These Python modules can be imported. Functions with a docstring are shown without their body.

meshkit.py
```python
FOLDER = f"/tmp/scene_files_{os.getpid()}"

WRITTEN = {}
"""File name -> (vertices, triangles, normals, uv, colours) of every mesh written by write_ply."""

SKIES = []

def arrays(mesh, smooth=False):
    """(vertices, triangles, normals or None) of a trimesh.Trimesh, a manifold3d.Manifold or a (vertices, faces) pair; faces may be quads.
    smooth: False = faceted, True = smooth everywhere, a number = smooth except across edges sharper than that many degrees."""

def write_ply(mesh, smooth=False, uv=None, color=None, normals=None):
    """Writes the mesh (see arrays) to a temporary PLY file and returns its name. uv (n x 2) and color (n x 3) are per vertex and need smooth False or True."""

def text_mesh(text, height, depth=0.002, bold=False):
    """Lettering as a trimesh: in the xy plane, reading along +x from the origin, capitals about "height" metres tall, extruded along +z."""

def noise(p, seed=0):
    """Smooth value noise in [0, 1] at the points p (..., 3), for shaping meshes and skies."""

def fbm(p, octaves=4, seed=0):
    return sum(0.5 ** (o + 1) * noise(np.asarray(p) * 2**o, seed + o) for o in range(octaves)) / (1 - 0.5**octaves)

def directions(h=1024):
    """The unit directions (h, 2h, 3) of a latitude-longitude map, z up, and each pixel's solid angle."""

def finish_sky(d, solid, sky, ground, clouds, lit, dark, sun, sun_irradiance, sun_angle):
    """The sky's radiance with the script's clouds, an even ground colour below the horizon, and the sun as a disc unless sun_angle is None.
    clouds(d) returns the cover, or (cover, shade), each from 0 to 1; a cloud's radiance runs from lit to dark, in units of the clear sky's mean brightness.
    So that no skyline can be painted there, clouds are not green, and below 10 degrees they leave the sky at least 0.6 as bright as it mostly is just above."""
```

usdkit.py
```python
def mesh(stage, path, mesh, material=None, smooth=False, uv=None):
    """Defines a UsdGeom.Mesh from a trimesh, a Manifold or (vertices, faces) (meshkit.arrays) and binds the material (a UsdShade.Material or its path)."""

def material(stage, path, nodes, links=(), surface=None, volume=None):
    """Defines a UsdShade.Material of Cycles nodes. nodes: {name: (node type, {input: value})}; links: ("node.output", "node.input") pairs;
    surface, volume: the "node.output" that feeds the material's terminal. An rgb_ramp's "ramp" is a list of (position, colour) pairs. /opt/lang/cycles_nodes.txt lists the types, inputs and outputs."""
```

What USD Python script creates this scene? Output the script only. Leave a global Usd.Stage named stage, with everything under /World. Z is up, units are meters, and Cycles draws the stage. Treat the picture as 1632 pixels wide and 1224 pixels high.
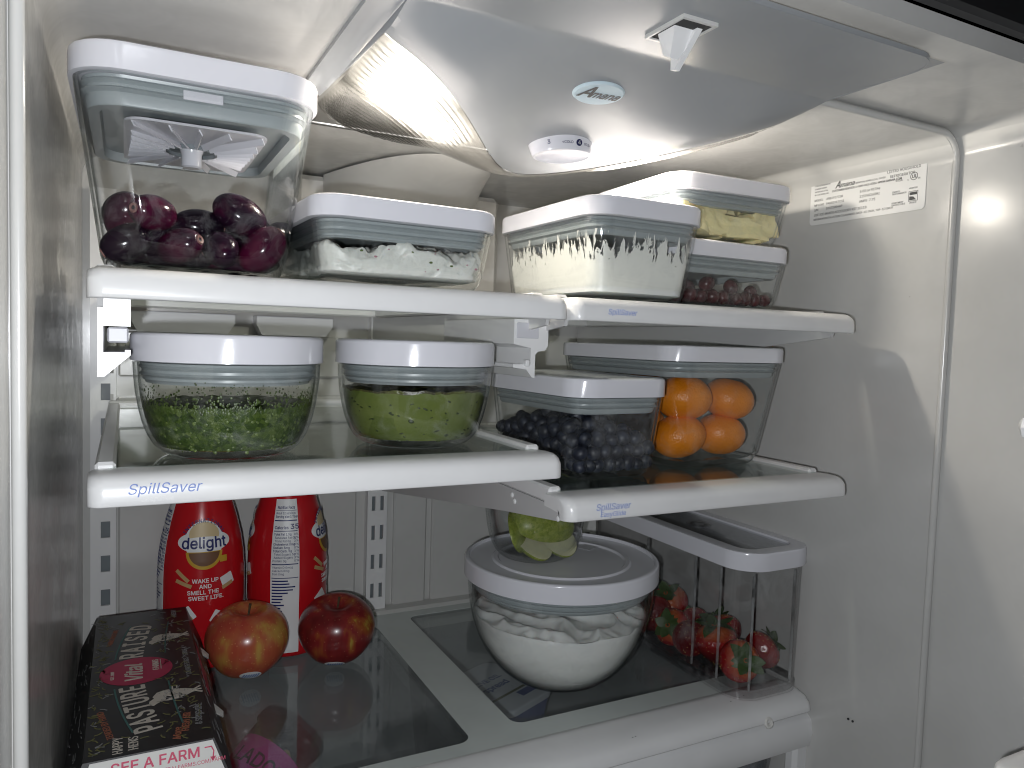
import math, random, numpy as np, trimesh, usdkit, meshkit
from pxr import Usd, UsdGeom, UsdLux, UsdShade, Gf, Sdf, Vt
from shapely.geometry import Polygon, LineString, Point, box as sbox
from shapely import affinity
from shapely.ops import unary_union
stage = Usd.Stage.CreateInMemory()
UsdGeom.SetStageUpAxis(stage, 'Z'); UsdGeom.SetStageMetersPerUnit(stage, 1.0)
UsdGeom.Xform.Define(stage, '/World'); UsdGeom.Scope.Define(stage, '/World/Looks')
PI = math.pi
# ------------------------------------------------------------------ camera and lights
CP = np.array([.02464, -.45676, .35209])
CR = np.array([.88871, -.45740, .03130]); CU = np.array([-.00159, .06519, .99787]); CF = np.array([.45847, .88687, -.05721])
cam = UsdGeom.Camera.Define(stage, '/World/camera')
cam.CreateHorizontalApertureAttr(36.0); cam.CreateVerticalApertureAttr(27.0)
cam.CreateFocalLengthAttr(36.0 * 1195.2 / 1632); cam.CreateClippingRangeAttr((.01, 20.0))
cam.CreateExposureAttr(0.0)
M4 = Gf.Matrix4d(*[float(x) for x in (*CR, 0, *CU, 0, *(-CF), 0, *CP, 1)])
cam.AddTransformOp().Set(M4)

FLASH_R, FLASH, LAMP = .0040, 2.40, 1.12
def sphere_light(name, pos, rad, intensity, color):
    l = UsdLux.SphereLight.Define(stage, '/World/' + name)
    l.CreateRadiusAttr(rad); l.CreateIntensityAttr(intensity); l.CreateColorAttr(Gf.Vec3f(*color)); l.CreateNormalizeAttr(True)
    l.AddTranslateOp().Set(Gf.Vec3d(*[float(v) for v in pos]))
    return l
# the phone's flash beside the lens, and the two bulbs of the refrigerator's own lamp
sphere_light('flash_light', CP - .020 * CR - .016 * CU - .004 * CF, FLASH_R, FLASH, (.93, .96, 1.0))
sphere_light('lamp_light', (.212, .070, .5245), .0065, LAMP, (1.0, .93, .82))
sphere_light('lamp_light_001', (.405, .075, .5225), .0065, LAMP * .8, (1.0, .93, .82))

# ------------------------------------------------------------------ materials
def lk(name): return '/World/Looks/' + name
def mat(name, nodes, links, surface): return usdkit.material(stage, lk(name), nodes, links, surface=surface)
def plain(name, col, rough=.4, bump=None, spec=.5, sss=0, var=0, vscale=30, coat=0, metal=0):
    n = {'p': ('principled_bsdf', dict(base_color=col, roughness=rough, specular_ior_level=spec, metallic=metal, coat_weight=coat, coat_roughness=.05))}
    l = []
    if sss: n['p'][1].update(subsurface_weight=sss, subsurface_radius=(1, .6, .4), subsurface_scale=.004)
    n['g'] = ('texture_coordinate', {})
    if bump:
        n['bn'] = ('noise_texture', dict(scale=bump[0], detail=3)); n['b'] = ('bump', dict(strength=bump[1], distance=bump[2]))
        l += [('g.object', 'bn.vector'), ('bn.fac', 'b.height'), ('b.normal', 'p.normal')]
    if var:
        n['vn'] = ('noise_texture', dict(scale=vscale, detail=5, roughness=.6))
        n['r'] = ('rgb_ramp', dict(ramp=[(.3, [c * (1 - var) for c in col]), (.7, [min(1, c * (1 + var)) for c in col])]))
        l += [('g.object', 'vn.vector'), ('vn.fac', 'r.fac'), ('r.color', 'p.base_color')]
    return mat(name, n, l, 'p.BSDF')
M = {}
# glossy liner plastic: faint yellowing, smears in the gloss, scuffs
M['liner'] = mat('liner', {'g': ('texture_coordinate', {}),
    'n1': ('noise_texture', dict(scale=7, detail=5, roughness=.62)), 'n2': ('noise_texture', dict(scale=26, detail=6, roughness=.7, distortion=.6)),
    'n3': ('noise_texture', dict(scale=9, detail=1)),
    'c': ('rgb_ramp', dict(ramp=[(.3, (.555, .55, .53)), (.65, (.61, .608, .592))])),
    'sp': ('noise_texture', dict(scale=95, detail=2, roughness=.4)), 'sr': ('rgb_ramp', dict(ramp=[(.0, (1, 1, 1)), (.80, (1, 1, 1)), (.84, (.6, .58, .55))])),
    'mx': ('mix_color', dict(blend_type='multiply', fac=.8)),
    'r': ('map_range', dict(from_min=.35, from_max=.75, to_min=.18, to_max=.28)),
    'b': ('bump', dict(strength=.010, distance=.01)), 'p': ('principled_bsdf', dict(specular_ior_level=.55))},
    [('g.object', 'n1.vector'), ('g.object', 'n2.vector'), ('g.object', 'n3.vector'), ('g.object', 'sp.vector'), ('n1.fac', 'c.fac'), ('sp.fac', 'sr.fac'), ('c.color', 'mx.a'), ('sr.color', 'mx.b'), ('mx.result', 'p.base_color'),
     ('n2.fac', 'r.value'), ('r.result', 'p.roughness'), ('n3.fac', 'b.height'), ('b.normal', 'p.normal')], 'p.BSDF')
M['trim'] = plain('trim', (.80, .80, .80), .28, bump=(14, .04, .01), var=.03, vscale=18)
M['lid'] = plain('lid', (.74, .74, .79), .16, bump=(260, .03, .001))
M['plate'] = plain('plate', (.62, .62, .66), .35)
M['housing'] = plain('housing', (.325, .34, .355), .26, bump=(220, .05, .001), var=.04, vscale=12)
M['seal'] = plain('seal', (.33, .365, .375), .34, spec=.5)
M['dark_gap'] = plain('dark_gap', (.035, .035, .035), .7)
M['slot'] = plain('slot', (.20, .225, .24), .4)
M['steel'] = plain('steel', (.60, .60, .60), .35, metal=.0)
M['cavity'] = plain('cavity', (.10, .10, .095), .6)
M['black'] = plain('black', (.015, .015, .016), .4)

def glass(name, tint, edge, rough=.02, ior=1.5, haze=0, hscale=60, hcut=(.5, .75), hcol=(.8, .82, .82), bumpy=.03):
    n = {'g': ('texture_coordinate', {}), 'lw': ('layer_weight', dict(blend=.32)), 'er': ('rgb_ramp', dict(ramp=[(.0, tint), (.45, tint), (.95, edge)])),
         't': ('transparent_bsdf', {}), 'gl': ('glossy_bsdf', dict(color=(1, 1, 1), roughness=rough)), 'fw': ('layer_weight', dict(blend=.5)), 'fp': ('math', dict(math_type='power', value2=4.5)), 'f': ('math', dict(math_type='multiply_add', value2=.90, value3=.032)), 'm': ('mix_closure', {}),
         'bn': ('noise_texture', dict(scale=28, detail=1)), 'bp': ('bump', dict(strength=bumpy, distance=.01))}
    l = [('lw.facing', 'er.fac'), ('er.color', 't.color'), ('fw.facing', 'fp.value1'), ('fp.value', 'f.value1'), ('f.value', 'm.fac'), ('t.BSDF', 'm.closure1'), ('gl.BSDF', 'm.closure2'), ('g.object', 'bn.vector'), ('bn.fac', 'bp.height'), ('bp.normal', 'gl.normal')]
    out = 'm.closure'
    if haze:   # smears and dried film on the glass
        n.update({'hn': ('noise_texture', dict(scale=hscale, detail=6, roughness=.65, distortion=.8)), 'hr': ('map_range', dict(from_min=hcut[0], from_max=hcut[1], to_min=0, to_max=haze, clamp=True)),
                  'hd': ('diffuse_bsdf', dict(color=hcol)), 'hm': ('mix_closure', {})})
        l += [('g.object', 'hn.vector'), ('hn.fac', 'hr.value'), ('hr.result', 'hm.fac'), ('m.closure', 'hm.closure1'), ('hd.BSDF', 'hm.closure2')]
        out = 'hm.closure'
    return mat(name, n, l, out)
M['glass'] = glass('glass', (.985, .99, .987), (.42, .47, .47), haze=.06)
M['glass_smear'] = glass('glass_smear', (.98, .985, .985), (.36, .41, .42), haze=.07, hscale=60, hcut=(.50, .8))
M['clear_plastic'] = glass('clear_plastic', (.975, .975, .975), (.50, .50, .52), rough=.05, haze=.12, hscale=30, bumpy=.06)
M['flute'] = glass('flute', (.97, .97, .97), (.84, .84, .86), rough=.16, haze=.30, hscale=40, hcut=(.3, .7))
M['shelf_glass'] = glass('shelf_glass', (.86, .90, .88), (.62, .70, .67), rough=.015, haze=.05, hscale=20, bumpy=.004)
M['drawer_plastic'] = glass('drawer_plastic', (.88, .89, .90), (.62, .64, .66), rough=.10, haze=.16, hscale=25, hcut=(.35, .8), hcol=(.55, .57, .6), bumpy=.1)
M['crisper_glass'] = glass('crisper_glass', (.93, .95, .94), (.66, .73, .71), rough=.04, haze=.12, hscale=11, hcut=(.1, .8), hcol=(.66, .69, .71), bumpy=.006)
M['frost_glass'] = plain('frost_glass', (.58, .62, .60), .22, var=.05, vscale=14)
M['lens'] = mat('lens', {'lw': ('layer_weight', dict(blend=.45)), 'er': ('rgb_ramp', dict(ramp=[(0, (.62, .61, .60)), (.30, (.54, .535, .53)), (.70, (.22, .22, .22)), (1, (.08, .08, .08))])), 't': ('transparent_bsdf', {}), 'd': ('translucent_bsdf', dict(color=(.95, .93, .90))), 'm': ('mix_closure', dict(fac=.07)),
    'gl': ('glossy_bsdf', dict(color=(1, 1, 1), roughness=.08)), 'fw': ('layer_weight', dict(blend=.5)), 'fp': ('math', dict(math_type='power', value2=4.5)), 'f': ('math', dict(math_type='multiply_add', value2=.90, value3=.045)), 'm2': ('mix_closure', {})},
    [('lw.facing', 'er.fac'), ('er.color', 't.color'), ('t.BSDF', 'm.closure1'), ('d.BSDF', 'm.closure2'), ('m.closure', 'm2.closure1'), ('gl.BSDF', 'm2.closure2'), ('fw.facing', 'fp.value1'), ('fp.value', 'f.value1'), ('f.value', 'm2.fac')], 'm2.closure')
M['bulb'] = mat('bulb', {'e': ('emission', dict(color=(1, .9, .75), strength=60))}, [], 'e.emission')
# food
M['grape'] = mat('grape', {'g': ('texture_coordinate', {}), 'o': ('object_info', {}), 'n': ('noise_texture', dict(scale=60, detail=4)), 'r': ('rgb_ramp', dict(ramp=[(.25, (.007, .004, .009)), (.62, (.016, .004, .014)), (1.0, (.11, .004, .032))])),
    'a': ('math', dict(math_type='multiply_add', value2=.45, value3=.1)), 'a2': ('math', dict(math_type='add')), 'h': ('math', dict(math_type='multiply', value2=.55)), 'p': ('principled_bsdf', dict(roughness=.16, specular_ior_level=.5))},
    [('g.object', 'n.vector'), ('n.fac', 'a.value1'), ('o.random', 'h.value1'), ('a.value', 'a2.value1'), ('h.value', 'a2.value2'), ('a2.value', 'r.fac'), ('r.color', 'p.base_color')], 'p.BSDF')
M['grape_scar'] = plain('grape_scar', (.20, .10, .09), .5, var=.3, vscale=300)
M['blueberry'] = mat('blueberry', {'g': ('texture_coordinate', {}), 'n': ('noise_texture', dict(scale=130, detail=4)), 'r': ('rgb_ramp', dict(ramp=[(.3, (.006, .007, .012)), (.55, (.016, .020, .034)), (.8, (.05, .06, .09))])), 'p': ('principled_bsdf', dict(roughness=.5))},
    [('g.object', 'n.vector'), ('n.fac', 'r.fac'), ('r.color', 'p.base_color')], 'p.BSDF')
M['blue_calyx'] = plain('blue_calyx', (.012, .012, .018), .7)
M['cranberry'] = plain('cranberry', (.055, .005, .008), .22, var=.5, vscale=90)
M['orange'] = mat('orange', {'g': ('texture_coordinate', {}), 'n': ('noise_texture', dict(scale=22, detail=4)), 'r': ('rgb_ramp', dict(ramp=[(.3, (.66, .18, .006)), (.7, (.85, .27, .010))])), 'v': ('voronoi_texture', dict(scale=520)), 'b': ('bump', dict(strength=.35, distance=.0008, invert=True)), 'p': ('principled_bsdf', dict(roughness=.36))},
    [('g.object', 'n.vector'), ('g.object', 'v.vector'), ('n.fac', 'r.fac'), ('r.color', 'p.base_color'), ('v.distance', 'b.height'), ('b.normal', 'p.normal')], 'p.BSDF')
M['leaf'] = plain('leaf', (.045, .085, .018), .5, var=.4, vscale=150)
M['berry'] = mat('berry', {'g': ('texture_coordinate', {}), 's': ('separate_xyz', {}), 'mr': ('map_range', dict(from_min=-.020, from_max=.019, to_min=0, to_max=1, clamp=True)), 'n': ('noise_texture', dict(scale=50, detail=3)), 'a': ('math', dict(math_type='multiply_add', value2=.35)), 'o': ('object_info', {}), 'r': ('rgb_ramp', dict(ramp=[(.3, (.12, .004, .006)), (.85, (.30, .010, .010)), (1.0, (.42, .10, .03)), ])), 'v': ('voronoi_texture', dict(scale=210)), 'b': ('bump', dict(strength=.5, distance=.0015)), 'p': ('principled_bsdf', dict(roughness=.28))},
    [('g.object', 's.vector'), ('s.z', 'mr.value'), ('g.object', 'n.vector'), ('g.object', 'v.vector'), ('n.fac', 'a.value1'), ('mr.result', 'a.value3'), ('a.value', 'r.fac'), ('r.color', 'p.base_color'), ('v.distance', 'b.height'), ('b.normal', 'p.normal')], 'p.BSDF')
M['seed'] = plain('seed', (.55, .40, .12), .5)
M['dip'] = plain('dip', (.72, .72, .67), .42, bump=(220, .45, .002), sss=.1)
M['yogurt'] = plain('yogurt', (.84, .84, .81), .28, sss=.15, bump=(30, .03, .002))
M['butter'] = plain('butter', (.95, .81, .43), .42, bump=(170, .4, .003), sss=.2, var=.06, vscale=60)
M['pink'] = plain('pink', (.40, .20, .24), .5); M['green_fleck'] = plain('green_fleck', (.09, .13, .03), .5)
def chunky(name, ramp, vs, ns, bump, rough=.35):
    return mat(name, {'g': ('texture_coordinate', {}), 'v': ('voronoi_texture', dict(scale=vs, randomness=1)), 'n': ('noise_texture', dict(scale=ns, detail=5, roughness=.7)), 'sv': ('rgb_to_bw', {}),
        'a': ('math', dict(math_type='multiply_add', value2=.55)), 'h': ('math', dict(math_type='multiply', value2=.45)), 'r': ('rgb_ramp', dict(ramp=ramp)), 'b': ('bump', dict(strength=bump, distance=.002)), 'p': ('principled_bsdf', dict(roughness=rough))},
        [('g.object', 'v.vector'), ('g.object', 'n.vector'), ('v.color', 'sv.color'), ('sv.val', 'h.value1'), ('n.fac', 'a.value1'), ('h.value', 'a.value3'), ('a.value', 'r.fac'), ('r.color', 'p.base_color'), ('n.fac', 'b.height'), ('b.normal', 'p.normal')], 'p.BSDF')
M['pesto'] = chunky('pesto', [(.2, (.009, .020, .002)), (.45, (.032, .064, .005)), (.64, (.070, .108, .015)), (.82, (.17, .21, .075))], 330, 260, .5)
M['pesto_fleck'] = plain('pesto_fleck', (.05, .08, .012), .4, var=.6, vscale=200)
M['pesto_bit'] = plain('pesto_bit', (.10, .14, .035), .4, var=.4, vscale=120)
M['guac'] = chunky('guac', [(.2, (.080, .108, .022)), (.5, (.125, .160, .038)), (.8, (.19, .22, .065))], 30, 42, .15, .3)
M['guac_skin'] = chunky('guac_skin', [(.3, (.028, .025, .013)), (.55, (.065, .06, .024)), (.75, (.12, .14, .03))], 120, 90, .6, .25)
M['pear'] = chunky('pear', [(.25, (.17, .22, .03)), (.55, (.27, .32, .06)), (.8, (.36, .37, .10))], 400, 120, .05, .4)
M['pear_flesh'] = plain('pear_flesh', (.62, .60, .40), .4, var=.08, vscale=60, sss=.2)
def apple_mat(name, ramp, spots):
    return mat(name, {'g': ('texture_coordinate', {}), 'mp': ('mapping', dict(scale=(95, 95, 9))), 'n': ('noise_texture', dict(scale=1, detail=4, roughness=.6)), 'n2': ('noise_texture', dict(scale=24, detail=2)), 'a': ('math', dict(math_type='multiply_add', value2=.40)), 'h': ('math', dict(math_type='multiply', value2=.65)), 'r': ('rgb_ramp', dict(ramp=ramp)),
        'v': ('voronoi_texture', dict(scale=230)), 'vr': ('rgb_ramp', dict(ramp=[(0, spots), (.14, spots), (.20, (0, 0, 0))])), 'ad': ('mix_color', dict(blend_type='add', fac=.35)), 'p': ('principled_bsdf', dict(roughness=.26, coat_weight=.15))},
        [('g.object', 'mp.vector'), ('mp.vector', 'n.vector'), ('g.object', 'n2.vector'), ('g.object', 'v.vector'), ('n.fac', 'a.value1'), ('n2.fac', 'h.value1'), ('h.value', 'a.value3'), ('a.value', 'r.fac'), ('v.distance', 'vr.fac'), ('r.color', 'ad.a'), ('vr.color', 'ad.b'), ('ad.result', 'p.base_color')], 'p.BSDF')
M['apple_gold'] = apple_mat('apple_gold', [(.36, (.40, .045, .035)), (.54, (.44, .11, .045)), (.64, (.48, .26, .06)), (.78, (.48, .39, .09))], (.3, .25, .1))
M['apple_red'] = apple_mat('apple_red', [(.36, (.11, .008, .010)), (.54, (.22, .018, .018)), (.63, (.30, .08, .02)), (.70, (.42, .33, .05))], (.25, .15, .08))
M['stem'] = plain('stem', (.07, .045, .02), .7); M['apple_dimple'] = plain('apple_dimple', (.22, .20, .10), .6)
for k, c, r in (('red', (.52, .010, .016), .22), ('navy', (.02, .025, .13), .4), ('white_print', (.78, .78, .78), .4), ('cream_print', (.62, .48, .27), .45), ('gold_print', (.55, .33, .03), .4), ('brown_print', (.16, .07, .03), .5),
                ('tan_print', (.50, .33, .15), .5), ('carton', (.014, .013, .015), .42), ('carton_text', (.55, .50, .44), .6), ('carton_pink', (.42, .03, .085), .5), ('carton_teal', (.06, .16, .15), .6), ('carton_rust', (.30, .10, .055), .6),
                ('carton_grey', (.22, .22, .22), .6), ('carton_olive', (.15, .145, .055), .6), ('hot_pink', (.62, .06, .14), .5), ('card', (.74, .73, .70), .6), ('ink', (.03, .03, .035), .6), ('grey_ink', (.06, .06, .06), .6), ('blue_print', (.22, .30, .62), .5), ('sticker_blue', (.10, .22, .50), .4),
                ('paper', (.80, .80, .79), .45), ('magenta', (.46, .02, .26), .4), ('plum', (.16, .015, .06), .3), ('tub_white', (.70, .72, .78), .4), ('tub_blue', (.05, .08, .30), .4), ('badge', (.60, .72, .78), .22), ('fleck_dark', (.03, .045, .012), .5), ('nut', (.55, .38, .16), .5)):
    M[k] = plain(k, c, r)
# yogurt film: an uneven streaky skin left on the inner wall, opaque where it is, absent elsewhere
M['film'] = mat('film', {'g': ('texture_coordinate', {}), 'mp': ('mapping', dict(scale=(210, 210, 42))), 'n': ('noise_texture', dict(scale=1, detail=5, roughness=.62, distortion=.5)), 's': ('separate_xyz', {}),
    'mr': ('map_range', dict(from_min=.026, from_max=.060, to_min=.30, to_max=.66, clamp=True)), 'c': ('math', dict(math_type='greater_than')), 't': ('transparent_bsdf', dict(color=(1, 1, 1))), 'p': ('principled_bsdf', dict(base_color=(.78, .78, .73), roughness=.4)), 'm': ('mix_closure', {})},
    [('g.object', 'mp.vector'), ('mp.vector', 'n.vector'), ('g.object', 's.vector'), ('s.z', 'mr.value'), ('n.fac', 'c.value1'), ('mr.result', 'c.value2'), ('c.value', 'm.fac'), ('t.BSDF', 'm.closure1'), ('p.BSDF', 'm.closure2')], 'm.closure')

# ------------------------------------------------------------------ scene helpers
_used = {}
def numbered(parent, name):
    k = (str(parent), name); n = _used.get(k, 0); _used[k] = n + 1
    return name if n == 0 else f'{name}_{n:03d}'
def tag(p, label=None, cat=None, group=None, kind=None):
    for k, v in (('label', label), ('category', cat), ('group', group), ('kind', kind)):
        if v: p.SetCustomDataByKey(k, v)
def thing(name, label, cat, loc=(0, 0, 0), rot=0, group=None):
    path = '/World/' + numbered('/World', name)
    x = UsdGeom.Xform.Define(stage, path); x.AddTranslateOp().Set(Gf.Vec3d(*[float(v) for v in loc]))
    if rot: x.AddRotateZOp().Set(float(rot))
    tag(x.GetPrim(), label, cat, group)
    return x.GetPrim()
def obj(name, m, material, parent=None, smooth=30, label=None, cat=None, group=None, kind=None):
    pp = str(parent.GetPath()) if parent else '/World'
    g = usdkit.mesh(stage, pp + '/' + numbered(pp, name), m, M[material], smooth=smooth)
    tag(g.GetPrim(), label, cat, group, kind)
    return g.GetPrim()
def rotmat(R):
    m = Gf.Matrix4d(1.0)
    for i in range(3):
        for j in range(3): m[i, j] = float(R[j][i])
    return m
def instance(proto, name, label, cat, group, loc, R=None, scale=1):
    path = '/World/' + numbered('/World', name)
    x = UsdGeom.Xform.Define(stage, path)
    x.GetPrim().GetReferences().AddInternalReference(proto.GetPath())
    set_pose(x, loc, R, scale); tag(x.GetPrim(), label, cat, group); x.GetPrim().SetInstanceable(True)
    return x.GetPrim()
def set_pose(x, loc, R=None, scale=1):
    x = UsdGeom.Xform(x); x.ClearXformOpOrder()
    m = rotmat((np.eye(3) if R is None else np.asarray(R)) * np.asarray(scale)); m.SetTranslateOnly(Gf.Vec3d(*[float(v) for v in loc]))
    x.GetPrim().CreateAttribute('xformOp:transform', Sdf.ValueTypeNames.Matrix4d).Set(m)
    x.GetPrim().CreateAttribute('xformOpOrder', Sdf.ValueTypeNames.TokenArray).Set(['xformOp:transform'])
def proto_class(name):
    return stage.CreateClassPrim('/World/Looks/' + name)  # classes are never drawn
def rand_rot(rng):
    q = rng.normal(size=4); q /= np.linalg.norm(q); return trimesh.transformations.quaternion_matrix(q)[:3, :3]
cat = trimesh.util.concatenate
def bx(x0, x1, y0, y1, z0, z1, bev=0):
    m = trimesh.creation.box((x1 - x0, y1 - y0, z1 - z0))
    if bev:
        c = []
        ex = np.array([x1 - x0, y1 - y0, z1 - z0]) / 2
        for s in np.ndindex(2, 2, 2):
            sg = np.array(s) * 2 - 1
            for a in range(3):
                q = ex.copy() - bev; q[a] += bev; c.append(sg * q)
        m = trimesh.convex.convex_hull(np.array(c))
    m.apply_translation(((x0 + x1) / 2, (y0 + y1) / 2, (z0 + z1) / 2)); return m
def loft(rings, closed_start=True, closed_end=True):
    rings = [np.asarray(r, float) for r in rings]; n = len(rings[0]); V = np.vstack(rings); F = []
    i = np.arange(n); j = (i + 1) % n
    for k in range(len(rings) - 1):
        a, b = k * n, (k + 1) * n
        F += [np.c_[a + i, a + j, b + j], np.c_[a + i, b + j, b + i]]
    V = [V]; nv = len(rings) * n
    if closed_start: V.append(rings[0].mean(0)[None]); F.append(np.c_[j, i, np.full(n, nv)]); nv += 1
    if closed_end: V.append(rings[-1].mean(0)[None]); b = (len(rings) - 1) * n; F.append(np.c_[b + i, b + j, np.full(n, nv)])
    return trimesh.Trimesh(np.vstack(V), np.vstack(F), process=False)
def rr(w, d, r, z, n=7):
    r = min(r, w / 2 - 1e-5, d / 2 - 1e-5); out = []
    for cx, cy, a0 in ((w / 2 - r, d / 2 - r, 0), (-w / 2 + r, d / 2 - r, 90), (-w / 2 + r, -d / 2 + r, 180), (w / 2 - r, -d / 2 + r, 270)):
        for a in np.radians(np.linspace(a0, a0 + 90, n)): out.append((cx + r * math.cos(a), cy + r * math.sin(a), z))
    return np.array(out)
def circ(r, z, n=72):
    a = np.linspace(0, 2 * PI, n, endpoint=False); return np.c_[r * np.cos(a), r * np.sin(a), np.full(n, z)]
def lathe(prof, n=72, c0=True, c1=True): return loft([circ(max(r, 1e-5), z, n) for r, z in prof], c0, c1)
def extrude_x(poly_yz, x0, x1):
    m = trimesh.creation.extrude_polygon(Polygon(poly_yz), x1 - x0, engine='earcut'); v = m.vertices.copy()
    m.vertices = np.c_[v[:, 2] + x0, v[:, 0], v[:, 1]]; return m
def extrude_y(poly_xz, y0, y1):
    m = trimesh.creation.extrude_polygon(Polygon(poly_xz) if not hasattr(poly_xz, 'geom_type') else poly_xz, y1 - y0, engine='earcut'); v = m.vertices.copy()
    m.vertices = np.c_[v[:, 0], y1 - v[:, 2], v[:, 1]]; return m
def extrude_z(poly, z0, z1):
    m = trimesh.creation.extrude_polygon(poly, z1 - z0, engine='earcut'); m.apply_translation((0, 0, z0)); return m
_tc = {}
def text(s, h, bold=False, shear=0, sx=1, depth=.00015, center=True):
    k = (s, bold)
    if k not in _tc: _tc[k] = meshkit.text_mesh(s, 1.0, depth=1.0, bold=bold)
    m = _tc[k].copy(); v = m.vertices
    v = np.c_[v[:, 0] * h * sx + v[:, 1] * h * shear, v[:, 1] * h, v[:, 2] * depth]
    if center: v[:, 0] -= (v[:, 0].min() + v[:, 0].max()) / 2
    m.vertices = v; return m
def place(m, o, X, Y, Z=None):
    X = np.array(X, float); Y = np.array(Y, float); Z = np.cross(X, Y) if Z is None else np.array(Z, float)
    m = m.copy(); m.vertices = np.array(o) + m.vertices @ np.vstack([X, Y, Z]); return m
def flat(poly, depth=.00015): return trimesh.creation.extrude_polygon(poly, depth, engine='earcut')
def ell(a, b, n=48): return Polygon([(a * math.cos(t), b * math.sin(t)) for t in np.linspace(0, 2 * PI, n, endpoint=False)])
def bar(p, q, w, depth=.00015): return flat(LineString([p, q]).buffer(w / 2, cap_style=2), depth)
def blob(r, seed, amp=.25, freq=1.6, sub=2, sc=(1, 1, 1)):
    m = trimesh.creation.icosphere(sub, 1.0); v = m.vertices
    m.vertices = v * (1 + amp * (meshkit.fbm(v * freq + seed * 7.3, 3, seed) * 2 - 1))[:, None] * r * np.array(sc); return m
def mv(m, *t): m.apply_translation(t); return m
def rz(m, deg): m.apply_transform(trimesh.transformations.rotation_matrix(math.radians(deg), (0, 0, 1))); return m
def tube(pts, r, n=10):
    pts = np.asarray(pts, float); rings = []
    for i, p in enumerate(pts):
        t = pts[min(i + 1, len(pts) - 1)] - pts[max(i - 1, 0)]; t /= np.linalg.norm(t)
        a = np.cross(t, (0, 0, 1) if abs(t[2]) < .9 else (1, 0, 0)); a /= np.linalg.norm(a); b = np.cross(t, a)
        rad = r[i] if np.ndim(r) else r
        rings.append([p + rad * (math.cos(q) * a + math.sin(q) * b) for q in np.linspace(0, 2 * PI, n, endpoint=False)])
    return loft(rings)

# ------------------------------------------------------------------ the refrigerator and its liner
XL, XR, YB, ZC, YR, YF, ZB = -.016, .652, .470, .5365, -.050, -.163, -.20
fridge = thing('refrigerator', 'white refrigerator with its glossy empty liner, lamp housing and shelf rails', 'refrigerator')
def section(e, rad=.022):
    xl, xr, zc = XL - e, XR + e, ZC + e
    a = np.radians(np.linspace(180, 90, 9)); b = np.radians(np.linspace(90, 0, 9))
    L = [(xl, ZB)] + [(xl + rad + rad * math.cos(t), zc - rad + rad * math.sin(t)) for t in a]
    Rr = [(xr - rad + rad * math.cos(t), zc - rad + rad * math.sin(t)) for t in b] + [(xr, ZB)]
    return np.array(L), np.array(Rr)
def strip(a, b, y0, y1):   # inner polyline a, outer b
    return extrude_y(list(map(tuple, a)) + list(map(tuple, b[::-1])), y0, y1)
def wall_pieces(e, y0, y1, t=.012):
    L, Rr = section(e); L2, R2 = section(e + t)
    left = strip(L[:6], L2[:6], y0, y1); right = strip(Rr[4:], R2[4:], y0, y1)
    ceil = strip(np.vstack([L[5:], Rr[:5]]), np.vstack([L2[5:], R2[:5]]), y0, y1)
    return left, ceil, right
l, c, r = wall_pieces(0, YR, YB); l2, c2, r2 = wall_pieces(.006, YF, YR)
obj('left_wall', l, 'liner', fridge, label='glossy left wall of the liner, behind the step'); obj('ceiling', c, 'liner', fridge); obj('right_wall', r, 'liner', fridge, label='right wall of the liner, behind the step')
obj('left_front_wall', l2, 'liner', fridge); obj('front_ceiling', c2, 'liner', fridge); obj('right_front_wall', r2, 'liner', fridge)
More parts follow.
